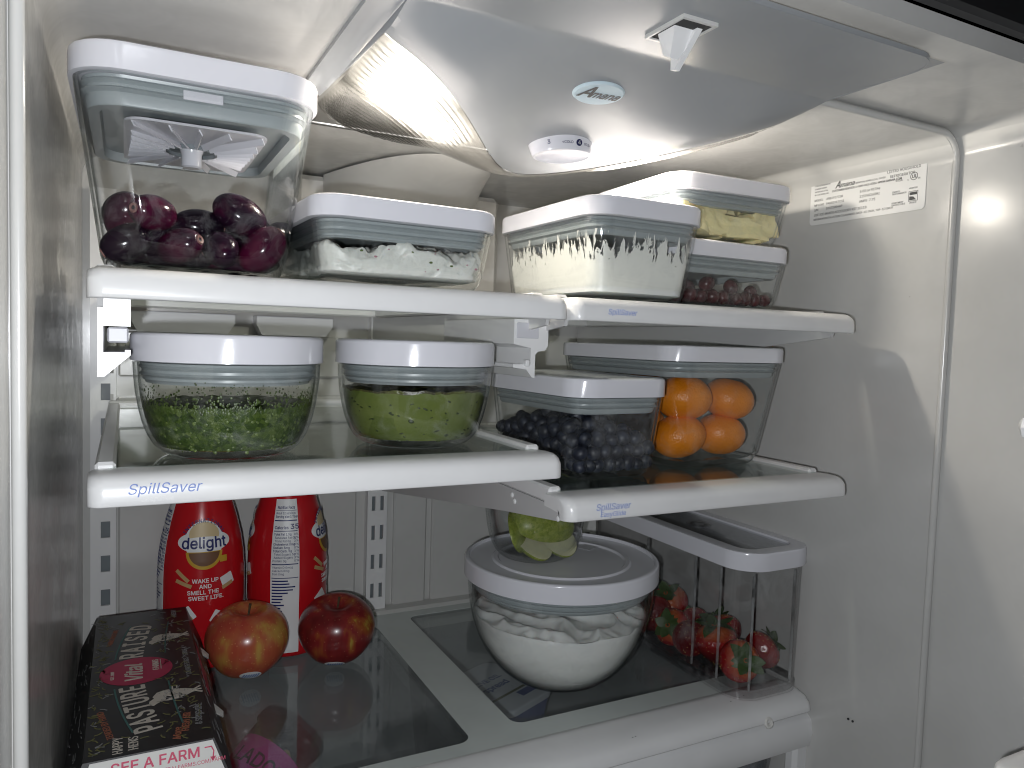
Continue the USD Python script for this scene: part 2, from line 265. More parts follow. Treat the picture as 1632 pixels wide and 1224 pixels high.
# bead that runs round the liner at the step
L0, R0 = section(.0025); path = np.vstack([L0, R0]); ib = []
def bead(y, rad):
    pts = np.vstack([L0, R0]); return tube(np.c_[pts[:, 0], np.full(len(pts), y), pts[:, 1]], rad, 8)
obj('liner_bead', bead(YR, .0032), 'liner', fridge, smooth=60)
obj('back_wall', bx(XL - .012, XR + .012, YB, YB + .01, ZB, ZC + .012), 'liner', fridge)
obj('liner_floor', bx(XL, XR, YF, YB, ZB - .01, ZB), 'liner', fridge)
# front flange of the cabinet (outside the opening)
fl = cat([bx(XL - .05, XL - .018, YF - .012, YF, ZB, ZC + .05, .003), bx(XR + .018, XR + .05, YF - .012, YF, ZB, ZC + .05, .003), bx(XL - .018, XR + .018, YF - .012, YF, ZC + .018, ZC + .05, .003)])
obj('front_flange', fl, 'black', fridge)
# back wall panels: two raised fields on each side of the middle rail
for (x0, x1, z0, z1) in ((.018, .285, .300, .350), (.018, .285, -.02, .200), (.335, .380, -.02, .30), (.388, .640, -.02, .30), (.335, .640, .31, .42)):
    obj('back_panel', bx(x0, x1, YB - .006, YB + .002, z0, z1, .002), 'liner', fridge)
for (x0, x1, z0, z1) in ((.016, .30, .260, .278), (.03, .30, .2425, .257)):
    obj('back_ledge', bx(x0, x1, YB - .022 if z0 > .25 else YB - .010, YB + .002, z0, z1, .003), 'liner', fridge)
for (x0, x1) in ((.030, .135), (.158, .245)):
    zt = .372; obj('air_vent', extrude_y([(x0, zt), (x1, zt), (x1, zt - .010), (x1 - .008, zt - .022), (x0 + .006, zt - .022), (x0, zt - .010)], YB - .030, YB), 'plate', fridge)
obj('ledge_strip', bx(XL, XR, .444, YB, -.012, .004, .003), 'liner', fridge, label='yellowed ledge behind the glass cover')
# shelf rails with real slots
def rail(x0, x1, cols, pitch, z_first, z0, z1, y, hs):
    out = []; p = sbox(x0, z0, x1, z1)
    z = z_first
    while z < z1 - .02:
        for a, b in cols: p = p.difference(sbox(a, z - hs / 2, b, z + hs / 2))
        z += pitch
    return extrude_y(p, y, y + .003)
rl = obj('shelf_rail', cat([rail(-.0085, .0160, [(.0015, .0105)], .0375, .0215, -.02, .50, .456, .0180), bx(-.0085, -.0055, .4585, YB, -.02, .50), bx(.013, .016, .4585, YB, -.02, .50)]), 'trim', fridge)
obj('slot_back', bx(-.002, .0125, .4655, .4665, -.02, .50), 'slot', rl)
rl = obj('shelf_rail', cat([rail(.297, .3225, [(.3025, .3070), (.3135, .3180)], .0375, .0285, -.02, .50, .456, .0185), bx(.297, .2995, .4585, YB, -.02, .50), bx(.320, .3225, .4585, YB, -.02, .50)]), 'trim', fridge)
obj('slot_back', bx(.3005, .3195, .4655, .4665, -.02, .50), 'slot', rl)
rl = obj('shelf_rail', cat([rail(.6195, .644, [(.6245, .6335)], .0375, .0285, -.02, .50, .456, .0180), bx(.6195, .6225, .4585, YB, -.02, .50), bx(.641, .644, .4585, YB, -.02, .50)]), 'trim', fridge)
obj('slot_back', bx(.623, .640, .4655, .4665, -.02, .50), 'slot', rl)
# rear air duct under the ceiling
def duct_plate(x0, x1, z0, z1, y): return bx(x0, x1, y, YB, z0, z1, .006)
obj('duct_panel', duct_plate(.195, .450, .405, .533, .415), 'liner', fridge)
gx, gz = np.linspace(.225, .415, 32), np.linspace(.42, .5345, 22)
GX, GZ = np.meshgrid(gx, gz); u_ = (GX - .32) / .095; tz = np.clip((GZ - .44) / .095, 0, 1)
GY = .4145 - .17 * np.clip(1 - np.abs(u_) ** 2.6, 0, 1) * tz ** 2.2
def grid_mesh(P, flip=False):
    h, w = P.shape[:2]; idx = np.arange(h * w).reshape(h, w); a, b, c_, d = idx[:-1, :-1], idx[:-1, 1:], idx[1:, 1:], idx[1:, :-1]
    F = np.vstack([np.c_[a.ravel(), b.ravel(), c_.ravel()], np.c_[a.ravel(), c_.ravel(), d.ravel()]]); F = F[:, ::-1] if flip else F
    return trimesh.Trimesh(P.reshape(-1, 3), F, process=False)
obj('duct_bulge', grid_mesh(np.stack([GX, GY, GZ], -1)), 'liner', fridge, smooth=60)

# lamp housing: a height field that hangs from the ceiling panel
HX0, HX1, HY0, HY1 = .140, .478, -.153, .205
Z0, HH = .5335, .0375
def S_of(x):
    u = np.clip(np.abs((x - .325) / .168), 0, 1); return .124 - .148 * (np.sin(np.sqrt(u * u * .97 + .03) * PI / 2) ** 1.2 - .207) / .793
def E_of(x): return .216 - .082 * np.clip(np.abs((x - .318) / .165), 0, 1) ** 6
def hz(x, y):
    u = np.clip(np.abs((x - .318) / .168), 0, 1); X = np.clip(1 - u ** 2.1, 0, 1) * .93 + .07 * np.clip((1 - u) * 12, 0, 1)
    S = S_of(x); yf = -.066
    t = np.clip((y - yf) / (S - yf), 0, 1); up = np.sin(t * PI / 2) ** 1.15
    e = E_of(x); t2 = np.clip((y - S) / (e - S), 0, 1); dn = np.cos(t2 * PI / 2) ** .9
    return Z0 - HH * X * np.where(y < S, up, dn)
hs = thing('unused', '', '') if False else None
nx, ny = 110, 150
gx = np.linspace(HX0, HX1, nx)
# opaque face: front edge to the S curve; lens: S curve to the rear edge
def hfield(y0f, y1f, n, off=0.0, ribs=False, x0=HX0, x1=HX1, nx=nx):
    gx = np.linspace(x0, x1, nx); P = np.zeros((n, nx, 3))
    for i, x in enumerate(gx):
        ys = np.linspace(y0f(x), y1f(x), n); z = hz(x, ys) - off
        if ribs:
            S = S_of(x); w = np.clip((ys - S - .006) / .012, 0, 1) * np.clip((E_of(x) - .004 - ys) / .012, 0, 1)
            u = abs((x - .318) / .165); w = w * np.clip((u - .38) / .1, 0, 1) * np.clip((.97 - u) / .07, 0, 1)
            z = z - w * .0021 * (.5 + .5 * np.cos((ys - S) / .0085 * 2 * PI))
        P[:, i] = np.c_[np.full(n, x), ys, z]
    return grid_mesh(P, True)
house = obj('lamp_housing', hfield(lambda x: HY0, lambda x: S_of(x) if x > .1575 else .128, 90), 'housing', fridge, smooth=50, label='grey lamp and control housing hanging from the ceiling')
pl = Polygon(rr(HX1 - HX0, HY1 - HY0, .022, 0, 9)[:, :2]); pl = affinity.translate(pl, (HX0 + HX1) / 2, (HY0 + HY1) / 2)
obj('housing_edge', extrude_z(pl.difference(affinity.translate(Polygon(rr(HX1 - HX0 - .0022, HY1 - HY0 - .0022, .0212, 0, 9)[:, :2]), (HX0 + HX1) / 2, (HY0 + HY1) / 2)), Z0 - .0003, ZC), 'housing', house)
ln = obj('lamp_lens', hfield(lambda x: S_of(x) + .0004, lambda x: E_of(x) + .0005, 170, .0008, True, .1575, HX1 - .004, 150), 'lens', house, smooth=40, label='ribbed clear lamp lens, lit')
obj('lamp_cavity', bx(HX0 + .016, HX1 - .004, -.05, .214, Z0 + .0008, Z0 + .0020), 'cavity', house, smooth=False)
for (x, y, z) in ((.212, .070, .5245), (.405, .075, .5225)):
    b = trimesh.creation.capsule(.010, .0055); b.apply_transform(trimesh.transformations.rotation_matrix(PI / 2, (0, 1, 0))); 
    obj('lamp_bulb', mv(b, x - .022, y, z + .002), 'bulb', house)
def on_housing(x, y):
    e = 1e-3; dx = (hz(x + e, y) - hz(x - e, y)) / (2 * e); dy = (hz(x, y + e) - hz(x, y - e)) / (2 * e)
    X = np.array([1, 0, dx]); X /= np.linalg.norm(X); Yv = np.array([0, 1, dy]); N = -np.cross(X, Yv); N /= np.linalg.norm(N); Yv = np.cross(N, X)
    return np.array([x, y, hz(x, y)]), X, Yv, N    # N points down
def oval_badge():
    o, X, Yv, N = on_housing(.3085, -.0215); up = Yv; X = -X; X = -np.cross(N, up) if False else np.cross(up, N)
    m = lathe([(1, 0), (1, .5), (.93, 1), (.80, 1.0)], 64); m.vertices[:, :2] *= (.0198, .0125); m.vertices[:, 2] *= .0022
    b = obj('name_badge', place(m, o - N * .0004, X, up, N), 'badge', house, label='pale blue oval badge with black lettering')
    t = cat([mv(text('A', .0112, True, .35, 1.05), -.0105, 0, 0), mv(text('mana', .0070, True, .35, .92), .0055, 0, 0)]); t.vertices[:, 1] -= .0036
    obj('badge_lettering', place(t, o + N * .0020, X, up, N), 'black', b)
oval_badge()
def dial():
    o, X, Yv, N = on_housing(.3215, .0490)
    X = np.array([.975, -.20, 0]); X -= N * (X @ N); X /= np.linalg.norm(X); F = np.cross(N, X); F = -F if F[1] > 0 else F   # F: towards the door
    E = [(.0262, .0170, -.002), (.0255, .0164, .0015), (.0236, .0142, .0085), (.0230, .0137, .0095), (.0220, .0130, .0098), (.0210, .0121, .0088), (.0150, .0085, .0072), (.0002, .0001, .0068)]
    t = np.linspace(0, 2 * PI, 64, endpoint=False)
    R_ = [o + np.outer(a * np.cos(t), X) + np.outer(b * np.sin(t), F) + N * h for a, b, h in E]
    m = loft(R_); 
    if m.volume < 0: m.invert()
    d = obj('temperature_dial', m, 'lid', house, label='oval thermostat dial marked COLD and 4')
    def band(mesh, x, h0, off):
        v = mesh.vertices; ph = (v[:, 0] + x) / .0215; h = h0 - v[:, 1]; k = (h - .0015) / .007
        a, b = .0255 - .0019 * k + off, .0164 - .0022 * k + off; q = mesh.copy()
        q.vertices = o + np.outer(a * np.sin(ph), X) + np.outer(b * np.cos(ph), F) + np.outer(h, N); return q
    disc = dense(flat(Point(0, .00125).buffer(.0024)), .0008)
    obj('dial_print', band(disc, .0085, .0058, .00025), 'navy', d)
    obj('dial_print', band(text('4', .0028, True), .0085, .0058, .00045), 'white_print', d)
    obj('dial_print', band(cat([mv(text('<COLD', .0017, True), 0, 0, 0), mv(text('COLD>', .0016, True), .0165, 0, 0), mv(text('3', .0028, True), -.0130, 0, 0)]), 0, .0056, .00025), 'navy', d)
def dense(m, e=.003):
    v, f = trimesh.remesh.subdivide_to_size(m.vertices, m.faces, e); return trimesh.Trimesh(v, f, process=False)
dial()
# door switch: a recessed square with a ridged plunger
def door_switch():
    cx, cy = .3075, -.1065
    sq = np.array([(-.011, -.0155), (.011, -.0155), (.011, .0155), (-.011, .0155)])
    fr = Polygon(sq * 1.12).difference(Polygon(sq))
    w = obj('door_switch', mv(extrude_z(fr, Z0 - .0022, Z0 + .0005), cx, cy, 0), 'liner', fridge, smooth=False, label='door switch plunger in its square recess')
    obj('switch_recess', mv(extrude_z(Polygon(sq), Z0 - .0012, Z0 - .0006), cx, cy, 0), 'dark_gap', w, smooth=False)
    pts = [(-.009, .010, 0), (.009, .010, 0), (.009, -.006, 0), (-.009, -.006, 0), (-.0035, .011, -.012), (.0035, .011, -.012), (.003, .005, -.015), (-.003, .005, -.015)]
    obj('plunger', mv(trimesh.convex.convex_hull(np.array(pts)), cx, cy, Z0), 'trim', w, smooth=False)
    obj('plunger_ridge', mv(trimesh.convex.convex_hull(np.array([(-.002, -.010, 0), (.002, -.010, 0), (.0018, .010, -.019), (-.0018, .010, -.019), (-.0018, .014, -.018), (.0018, .014, -.018), (.002, .014, 0), (-.002, .014, 0)])), cx + .0065, cy, Z0), 'trim', w, smooth=False)
door_switch()
# rating label on the right wall
def rating_label():
    W_, H_ = .1255, .0440; o = np.array([XR - .0004, .0993, .4800]); X = np.array([0, -1, 0]); Yv = np.array([0, .0, 1.0]); N = np.array([-1, 0, 0])
    pol = affinity.translate(Polygon(rr(W_, H_, .004, 0)[:, :2]), W_ / 2, H_ / 2)
    lb = obj('rating_label', place(flat(pol, .0003), o, X, Yv, N), 'paper', fridge, label='white printed rating label on the right wall')
    def T(s, x, y, h, b=False, sh=0, c=False, sx=1): return mv(text(s, h, b, sh, sx, center=c), x, y, 0)
    D = [T('A', .0295, .0335, .0062, True, .35), T('mana', .0352, .0335, .0042, True, .35, sx=1.1), T('NEWTON, IOWA U.S.A. 50208', .053, .0338, .0016), T('CUSTOMER SERVICE 1-800-843-0304  WWW.AMANA.COM', .026, .0300, .0019, True, sx=.98),
         T('MODEL', .005, .0235, .0022), T('ARB1917CSR', .0195, .0235, .0022), T('MFG NO', .005, .0187, .0022), T('PARB1917CS1', .0195, .0187, .0022), T('S/N', .005, .0140, .0022), T('10472004AP', .0195, .0140, .0022),
         T('5.00 oz R134a', .058, .0245, .0023), T('115VAC/60Hz', .058, .0197, .0023), T('AMPS  7.75', .058, .0150, .0023), T('USE ICE MAKER ACCESSORY KIT IC11B', .005, .0088, .0023), T('MINIMUM INSTALLATION CLEARANCES: BACK-1/2 INCH, TOP-1/2 INCH', .005, .0045, .0019, sx=.95),
         T('LISTED HOUSEHOLD', .0865, .0375, .0024), T('REFRIGERATOR', .0895, .0328, .0024), T('165A', .0955, .0283, .0020), T('UL', .1115, .0290, .0030, True), T('US', .1175, .0275, .0013), T('C', .1075, .0275, .0013),
         T('ENERGY', .093, .0185, .0014), T('PERFORMANCE', .093, .0166, .0014), T('RENDEMENT', .093, .0085, .0014), T('ENERGETIQUE', .093, .0066, .0014), T('VERIFIED', .1095, .0195, .0013), T('VERIFIE', .1105, .0065, .0013)]
    for i in range(4): D.append(T(('THIS REFRIGERATOR', 'IS MADE UNDER', 'PATENT NO. 4756', 'RE-USE SERIAL NO.')[i], .005, .0385 - .0030 * i, .0013))
    D.append(mv(flat(Point(0, 0).buffer(.0036).difference(Point(0, 0).buffer(.0031))), .1138, .0306, 0))
    fr = sbox(.1095, .0085, .1185, .0175).difference(sbox(.1099, .0089, .1181, .0171)); D.append(flat(fr)); D.append(flat(sbox(.1105, .0140, .1175, .0165)))
    D.append(flat(Polygon([(.1103, .0095), (.1103, .013), (.114, .0125), (.117, .0095)])))
    obj('label_print', place(cat(D), o + N * .0003, X, Yv, N), 'grey_ink', lb)
rating_label()
# little screw plugs and pin holes in the walls
for (x, y, z) in ((XR - .0006, .060, .2270), (XR - .0006, .155, .145), (XR - .0006, .1565, .140), (XR - .0006, .02, -.005), (XR - .0006, .015, -.005)):
    m = lathe([(.0011, 0), (.0011, .0008)], 12); obj('pin_hole', place(m, (x, y, z), (0, 1, 0), (0, 0, 1), (-1, 0, 0)), 'ink', fridge)

# ------------------------------------------------------------------ shelves
def trim_profile(z):   # (y, z) outline of a front edge: soft top, nearly flat face, crisp lower edge
    top = [(.036, -.0005), (.022, .0004), (.013, .0002), (.0085, -.0006), (.0052, -.0020), (.0028, -.0040), (.0014, -.0065), (.0008, -.0095), (.0004, -.0135), (.0006, -.0162), (.0013, -.0170), (.0026, -.0172), (.0060, -.0172), (.0066, -.0164), (.0068, -.0125), (.026, -.0115), (.036, -.0112)]
    return np.array([(y, z + dz) for y, dz in top])
def make_trim(x0, x1, z, y0=0, r=.0085):
    prof = trim_profile(z); rings = []
    def ring(x, xi):
        sh = r - math.sqrt(max(r * r - (r - xi) ** 2, 0)); dz = .0022 * (1 - xi / r) ** 3
        return np.c_[np.full(len(prof), x), np.maximum(prof[:, 0], 0) + sh * np.clip((.030 - prof[:, 0]) / .030, 0, 1) + y0, np.where(prof[:, 1] > z - .006, prof[:, 1] - dz, prof[:, 1])]
    xs = (0, .0004, .0013, .0028, .0048, .0068, r)
    for xi in xs: rings.append(ring(x0 + xi, xi))
    for xi in xs[::-1]: rings.append(ring(x1 - xi, xi))
    return loft(rings)
def shelf(label, x0, x1, z, marks, y1=.440):
    s = thing('glass_shelf', label, 'shelf', (0, 0, 0), 0)
    obj('front_trim', make_trim(x0, x1, z), 'trim', s, smooth=50)
    obj('glass_panel', bx(x0 + .010, x1 - .010, .030, y1 - .006, z - .0038, z + .0002), 'shelf_glass', s, smooth=False)
    for a in (x0 + .003, x1 - .014):
        obj('side_trim', bx(a, a + .011, .034, y1 - .012, z - .010, z + .0030, .0018), 'trim', s)
    obj('rear_trim', bx(x0 + .003, x1 - .003, y1 - .012, y1, z - .010, z + .0045, .0018), 'trim', s)
    for a in (x0 + .0045, x1 - .0075):
        P = [(.020, z - .0105), (.445, z - .0105), (.456, z + .010), (.460, z + .010), (.460, z - .082), (.446, z - .080), (.110, z - .032), (.024, z - .021)]
        ar = obj('support_arm', extrude_x(P, a, a + .003), 'steel', s, smooth=False)
    for (tx, s_, h, dz, c, sh) in marks:
        m = text(s_, h, False, sh, center=False)
        obj('printed_name', place(m, (tx, .00025, z - .0105 + dz), (1, 0, 0), (0, 0, 1), (0, -1, 0)), c, s)
    return s
ZU, ZLL, ZLR = .3855, .2715, .2382
UL = shelf('upper left glass shelf, without a printed name, holding the dark grapes', .006, .3065, ZU, [])
UR = shelf('upper right glass shelf with SpillSaver printed small at its left', .3105, .609, ZU, [(.338, 'SpillSaver', .0040, -.0012, 'blue_print', .12)])
LL = shelf('lower left glass shelf with large SpillSaver lettering, carrying the two round bowls', .006, .3065, ZLL, [(.0255, 'SpillSaver', .0058, .0003, 'blue_print', .22), (.0325, 'EasyGlide', .0026, -.0040, 'white_print', .1)])
LR = shelf('lower right glass shelf with SpillSaver EasyGlide lettering, carrying blueberries and oranges', .3105, .609, ZLR, [(.334, 'SpillSaver', .0048, .0010, 'blue_print', .12), (.338, 'EasyGlide', .0036, -.0040, 'blue_print', .12)])
for (y, z) in ((.098, .2225), (.093, .2180), (.022, .2195)):
    b = lathe([(.0022, 0), (.0022, .0008), (.0012, .0014)], 14); obj('rivet', place(b, (.3150, y, z), (0, 1, 0), (0, 0, 1), (-1, 0, 0)), 'trim', LR)
# drawer hangers under the upper left shelf
def hanger_left():
    g = obj('drawer_hanger', extrude_y([(.0105, .3690), (.0275, .3690), (.0275, .3535), (.0135, .3535), (.0135, .3385), (.0245, .3385), (.0245, .3400), (.0275, .3400), (.0275, .3370), (.0140, .3245), (.0105, .3245)], .028, .20), 'trim', UL, smooth=False, label='white drawer hanger under the left end of the shelf')
    obj('hanger_stop', bx(.0150, .0265, .060, .070, .3435, .3530, .001), 'plate', g)
hanger_left()
def hanger_mid():
    g = obj('drawer_hanger', extrude_y([(.2870, .3690), (.3170, .3690), (.3170, .3490), (.3145, .3455), (.3085, .3445), (.3060, .3420), (.3060, .3240), (.3035, .3245), (.2985, .3305), (.2870, .3320), (.2870, .3345), (.3020, .3345), (.3020, .3470), (.2870, .3500)], .050, .19), 'trim', UL, smooth=False, label='white double drawer hanger under the right end of the shelf')
    obj('hanger_window', bx(.2890, .3080, .0488, .0498, .3545, .3665, .0004), 'plate', g)
    obj('hanger_tab', bx(.2960, .2995, .046, .052, .3330, .3380, .0006), 'trim', g)
hanger_mid()

# ------------------------------------------------------------------ crisper cover, drawers
cover = thing('crisper_cover', 'glass crisper cover with pale frosted borders and rolled white front edge', 'shelf')
win = [(.012, .297, .124, .412), (.3434, .640, .134, .426)]
pb = Polygon([(-.010, .098), (.646, .098), (.646, .446), (-.010, .446)])
hole = []
for a, b, c_, d in win:
    hole.append(affinity.translate(Polygon(rr(b - a, d - c_, .012, 0, 6)[:, :2]), (a + b) / 2, (c_ + d) / 2))
fr = pb.difference(hole[0]).difference(hole[1])
obj('frosted_border', extrude_z(fr, -.0006, .0), 'frost_glass', cover, smooth=False)
obj('glass_plate', bx(-.010, .646, .098, .446, -.0050, -.0010), 'crisper_glass', cover, smooth=False)
P = [(.104, -.0005), (.102, .0022), (.094, .0026), (.078, .0020), (.066, -.0010), (.0595, -.0065), (.0575, -.0125), (.0590, -.0145), (.064, -.0140), (.070, -.0100), (.104, -.0100)]
rings = []
for f, xi in ((.4, 0), (.85, .0015), (.96, .004), (1, .008)): rings.append([(-.012 + xi, .082 + (y - .082) * f, -.006 + (z + .006) * f) for y, z in P])
for f, xi in ((1, .008), (.96, .004), (.85, .0015), (.4, 0)): rings.append([(.648 - xi, .082 + (y - .082) * f, -.006 + (z + .006) * f) for y, z in P])
obj('front_edge', loft(rings), 'trim', cover, smooth=50)
for (x, y, h) in ((.43, .0700, 0), (.4335, .0704, 0), (.559, .083, 0), (.572, .085, 0), (.580, .087, 0)):
    obj('dirt_speck', mv(blob(.0006, int(x * 1e4), sub=1, sc=(1, 1, .3)), x, y, .0024 if y > .078 else .0005), 'ink', cover)
tab = lathe([(.0055, 0), (.0055, .002), (.004, .003), (.0022, .0024), (.0022, .0)], 24)
obj('catch_tab', place(tab, (.585, .0590, -.0135), (1, 0, 0), (0, .35, .94)), 'card', cover)
def drawer(label, x0, x1, y0=.080):
    d = thing('produce_crisper', label, 'drawer', (0, 0, 0))
    w, dd = x1 - x0, .36; cx, cy = (x0 + x1) / 2, y0 + .005 + dd / 2
    R_ = [mv_ring(rr(w - .05, dd - .05, .02, -.185), cx, cy), mv_ring(rr(w - .042, dd - .042, .022, -.178), cx, cy), mv_ring(rr(w - .020, dd - .014, .02, -.035), cx, cy), mv_ring(rr(w - .004, dd - .002, .018, -.030), cx, cy), mv_ring(rr(w - .004, dd - .002, .018, -.026), cx, cy), mv_ring(rr(w - .026, dd - .020, .018, -.030), cx, cy), mv_ring(rr(w - .046, dd - .046, .02, -.176), cx, cy)]
    obj('drawer_box', loft(R_), 'drawer_plastic', d, smooth=40)
    P = [(y0 + .010, -.018), (y0 - .006, -.0185), (y0 - .016, -.026), (y0 - .0185, -.040), (y0 - .016, -.054), (y0 - .006, -.060), (y0 + .006, -.056)]
    rg = []
    for f, xi in ((.5, 0), (.94, .002), (1, .006)): rg.append([(x0 + xi, y0 + (y - y0) * f, -.038 + (z + .038) * f) for y, z in P])
    for f, xi in ((1, .006), (.94, .002), (.5, 0)): rg.append([(x1 - xi, y0 + (y - y0) * f, -.038 + (z + .038) * f) for y, z in P])
    obj('front_handle', loft(rg), 'trim', d, smooth=50)
    for a in (x0 + .002, x1 - .024): obj('front_post', bx(a, a + .022, y0 - .012, y0 + .004, -.180, -.050, .004), 'trim', d)
    return d
def mv_ring(r, x, y): r = r.copy(); r[:, 0] += x; r[:, 1] += y; return r
drawer('left clear crisper drawer under the egg carton and apples', .002, .312)
drawer('right clear crisper drawer under the strawberry bin', .330, .660)

# ------------------------------------------------------------------ glass containers
def clip_noise(P, f, s, o=4): return meshkit.fbm(P * f, o, s) * 2 - 1
def resample(r, N):
    P = np.vstack([r, r[:1]]); L = np.r_[0, np.cumsum(np.linalg.norm(np.diff(P, axis=0), axis=1))]; t = np.linspace(0, L[-1], N, endpoint=False)
    return np.stack([np.interp(t, L, P[:, k]) for k in range(3)], 1)
class Rect:
    """a glass box with rounded corners, flaring from its base to its lid"""
    def __init__(s, name, label, cx, cy, z0, rot, lw, ld, bw, bd, H, lh, rc=.020, insert=None, gl='glass', seal_h=.0135):
        s.cx, s.cy, s.z0, s.rot, s.bw, s.bd, s.gw, s.gd, s.hg, s.rc = cx, cy, z0, rot, bw, bd, lw - .005, ld - .005, H - lh, rc
        t = s.t = thing(name, label, 'food container', (cx, cy, z0), rot)
        w, d, r, hg = bw, bd, rc, s.hg
        out = [rr(w - .016, d - .016, r - .008, 0), rr(w - .008, d - .008, r - .004, .0010), rr(w - .002, d - .002, r - .001, .0042)] + [rr(*s.dims(z), r, z) for z in np.linspace(.010, hg, 6)]
        inn = [rr(s.dims(z)[0] - .0052, s.dims(z)[1] - .0052, r - .0026, z) for z in np.linspace(hg, .011, 6)] + [rr(w - .012, d - .012, r - .006, .0065), rr(w - .022, d - .022, r - .010, .0050)]
        obj('glass_body', loft(out + inn), gl, t, smooth=60)
        W2, D2 = s.dims(hg - .005)
        sr = [(0, 0), (-.0005, -.0016), (.0009, -.0030), (-.0012, -.0046), (-.0012, -.0062), (.0007, -.0076), (-.0018, -.0092), (-.0018, -.0104), (-.0024, -seal_h + .001), (-.0032, -seal_h)]
        rings = [rr(W2 - .0075 + 2 * o, D2 - .0075 + 2 * o, r - .004, hg + z) for o, z in sr] + [rr(W2 - .026, D2 - .026, r - .008, hg - seal_h), rr(W2 - .028, D2 - .028, r - .008, hg - seal_h + .006)]
        obj('seal', loft(rings[::-1]), 'seal', t, smooth=35)
        lr = [(-.003, 0), (0, .0006), (0, lh - .0028), (-.0008, lh - .0010), (-.0026, lh), (-.008, lh), (-.010, lh - .0008)]
        s.lid = obj('lid', loft([rr(lw + 2 * o, ld + 2 * o, r + .0035 + o, hg + .0004 + z) for o, z in lr]), 'lid', t, smooth=35)
    def dims(s, z):
        k = z / s.hg; return s.bw + (s.gw - s.bw) * k, s.bd + (s.gd - s.bd) * k
    def inner(s, z, gap=.0030): w, d = s.dims(z); return w - 2 * gap, d - 2 * gap
    def put(s, name, label, cat_): return thing(name, label, cat_, (s.cx, s.cy, s.z0), s.rot)
    def world(s, x, y, z):
        a = math.radians(s.rot); return np.array([s.cx + x * math.cos(a) - y * math.sin(a), s.cy + x * math.sin(a) + y * math.cos(a), s.z0 + z])
    def fill(s, top, n=160, rings=24, zb=.0068, rough=0, freq=90):
        """a body that touches the inner walls (or, if rough, leaves hollows against them), with its surface at top(x, y)"""
        ring = lambda z: resample(rr(*s.inner(z), s.rc - .003, z, 8), n)
        rg = [resample(rr(s.bw - .020, s.bd - .020, s.rc - .009, zb - .0012, 8), n)]
        probe = ring(.02); zt = np.array([top(x, y, 1.0) for x, y, _ in probe])
        for k in np.linspace(.03, 1, 14):
            zz = zb + (zt - zb) * k; lo, hi = ring(zb), ring(.04); t = ((zz - zb) / (.04 - zb))[:, None]; P = lo + (hi - lo) * t; P[:, 2] = zz
            if rough:
                q = np.clip(clip_noise(P, freq, 15) * 1.6 + clip_noise(P, freq * 2.7, 16) * .8 - .05 + .5 * max(0, k - .8) * 5, 0, 1); P[:, :2] *= (1 - rough * q / np.linalg.norm(P[:, :2], axis=1))[:, None]
            rg.append(P)
        e = rg[-1]
        for f in np.linspace(1, .02, rings)[1:]:
            P = e.copy(); P[:, :2] *= f; P[:, 2] = [top(x, y, f) for x, y, _ in P]; rg.append(P)
        return loft(rg)
class Bowl:
    def __init__(s, name, label, cx, cy, z0, prof, r, hg, lh, lid=True, recess=False):
        s.cx, s.cy, s.z0, s.hg = cx, cy, z0, hg; s.prof = np.array(prof)
        t = s.t = thing(name, label, 'food container', (cx, cy, z0))
        zs = np.r_[np.linspace(0, .012, 6), np.linspace(.012, hg, 16)[1:]]
        out = [(s.R(z), z) for z in zs]; inn = [(s.R(z) - .0026, z) for z in zs[::-1] if z > .0062] + [(s.R(.006) - .008, .0052)]
        obj('glass_body', lathe([(prof[0][0] - .010, .0012), (prof[0][0] - .004, 0)] + out + inn, 96), 'glass', t, smooth=60)
        if lid:
            rs = s.R(hg) - .0040
            sr = [(0, 0), (-.0005, -.0016), (.0009, -.0030), (-.0012, -.0046), (-.0012, -.0062), (.0007, -.0076), (-.0018, -.0092), (-.0018, -.0108), (-.0030, -.0118), (-.0036, -.0130), (-.014, -.0130), (-.016, -.008)]
            obj('seal', lathe([(rs + o, hg + z) for o, z in sr][::-1], 96), 'seal', t, smooth=35)
            lr = [(r - .003, 0), (r, .0006), (r, lh - .0024), (r - .0008, lh - .0008), (r - .0022, lh), (r - .0045, lh)]
            lr += ([(r - .0055, lh - .0030), (r - .014, lh - .0038), (r * .72, lh - .0038), (r * .70, lh - .0022), (r * .66, lh - .0022), (r * .64, lh - .0040)] if recess else [(r - .010, lh - .001)])
            obj('lid', lathe([(a, hg + .0004 + z) for a, z in lr], 110), 'lid', t, smooth=35)
    def R(s, z): return float(np.interp(z, s.prof[:, 1], s.prof[:, 0]))
    def put(s, name, label, cat_): return thing(name, label, cat_, (s.cx, s.cy, s.z0))
    def fill(s, top, n=120, rings=30, zb=.0058):
        a = np.linspace(0, 2 * PI, n, endpoint=False); rg = [np.c_[(s.R(.006) - .009) * np.cos(a), (s.R(.006) - .009) * np.sin(a), np.full(n, zb)]]
        zt = np.array([top(math.cos(t) * s.R(.04), math.sin(t) * s.R(.04), 1.0) for t in a])
        for k in np.linspace(.02, 1, 14):
            z = zb + (zt - zb) * k; R_ = np.array([s.R(q) for q in z]) - .0030; rg.append(np.c_[R_ * np.cos(a), R_ * np.sin(a), z])
        e = rg[-1]
        for f in np.linspace(1, .02, rings)[1:]:
            P = e.copy(); P[:, :2] *= f; P[:, 2] = [top(x, y, f) for x, y, _ in P]; rg.append(P)
        return loft(rg)
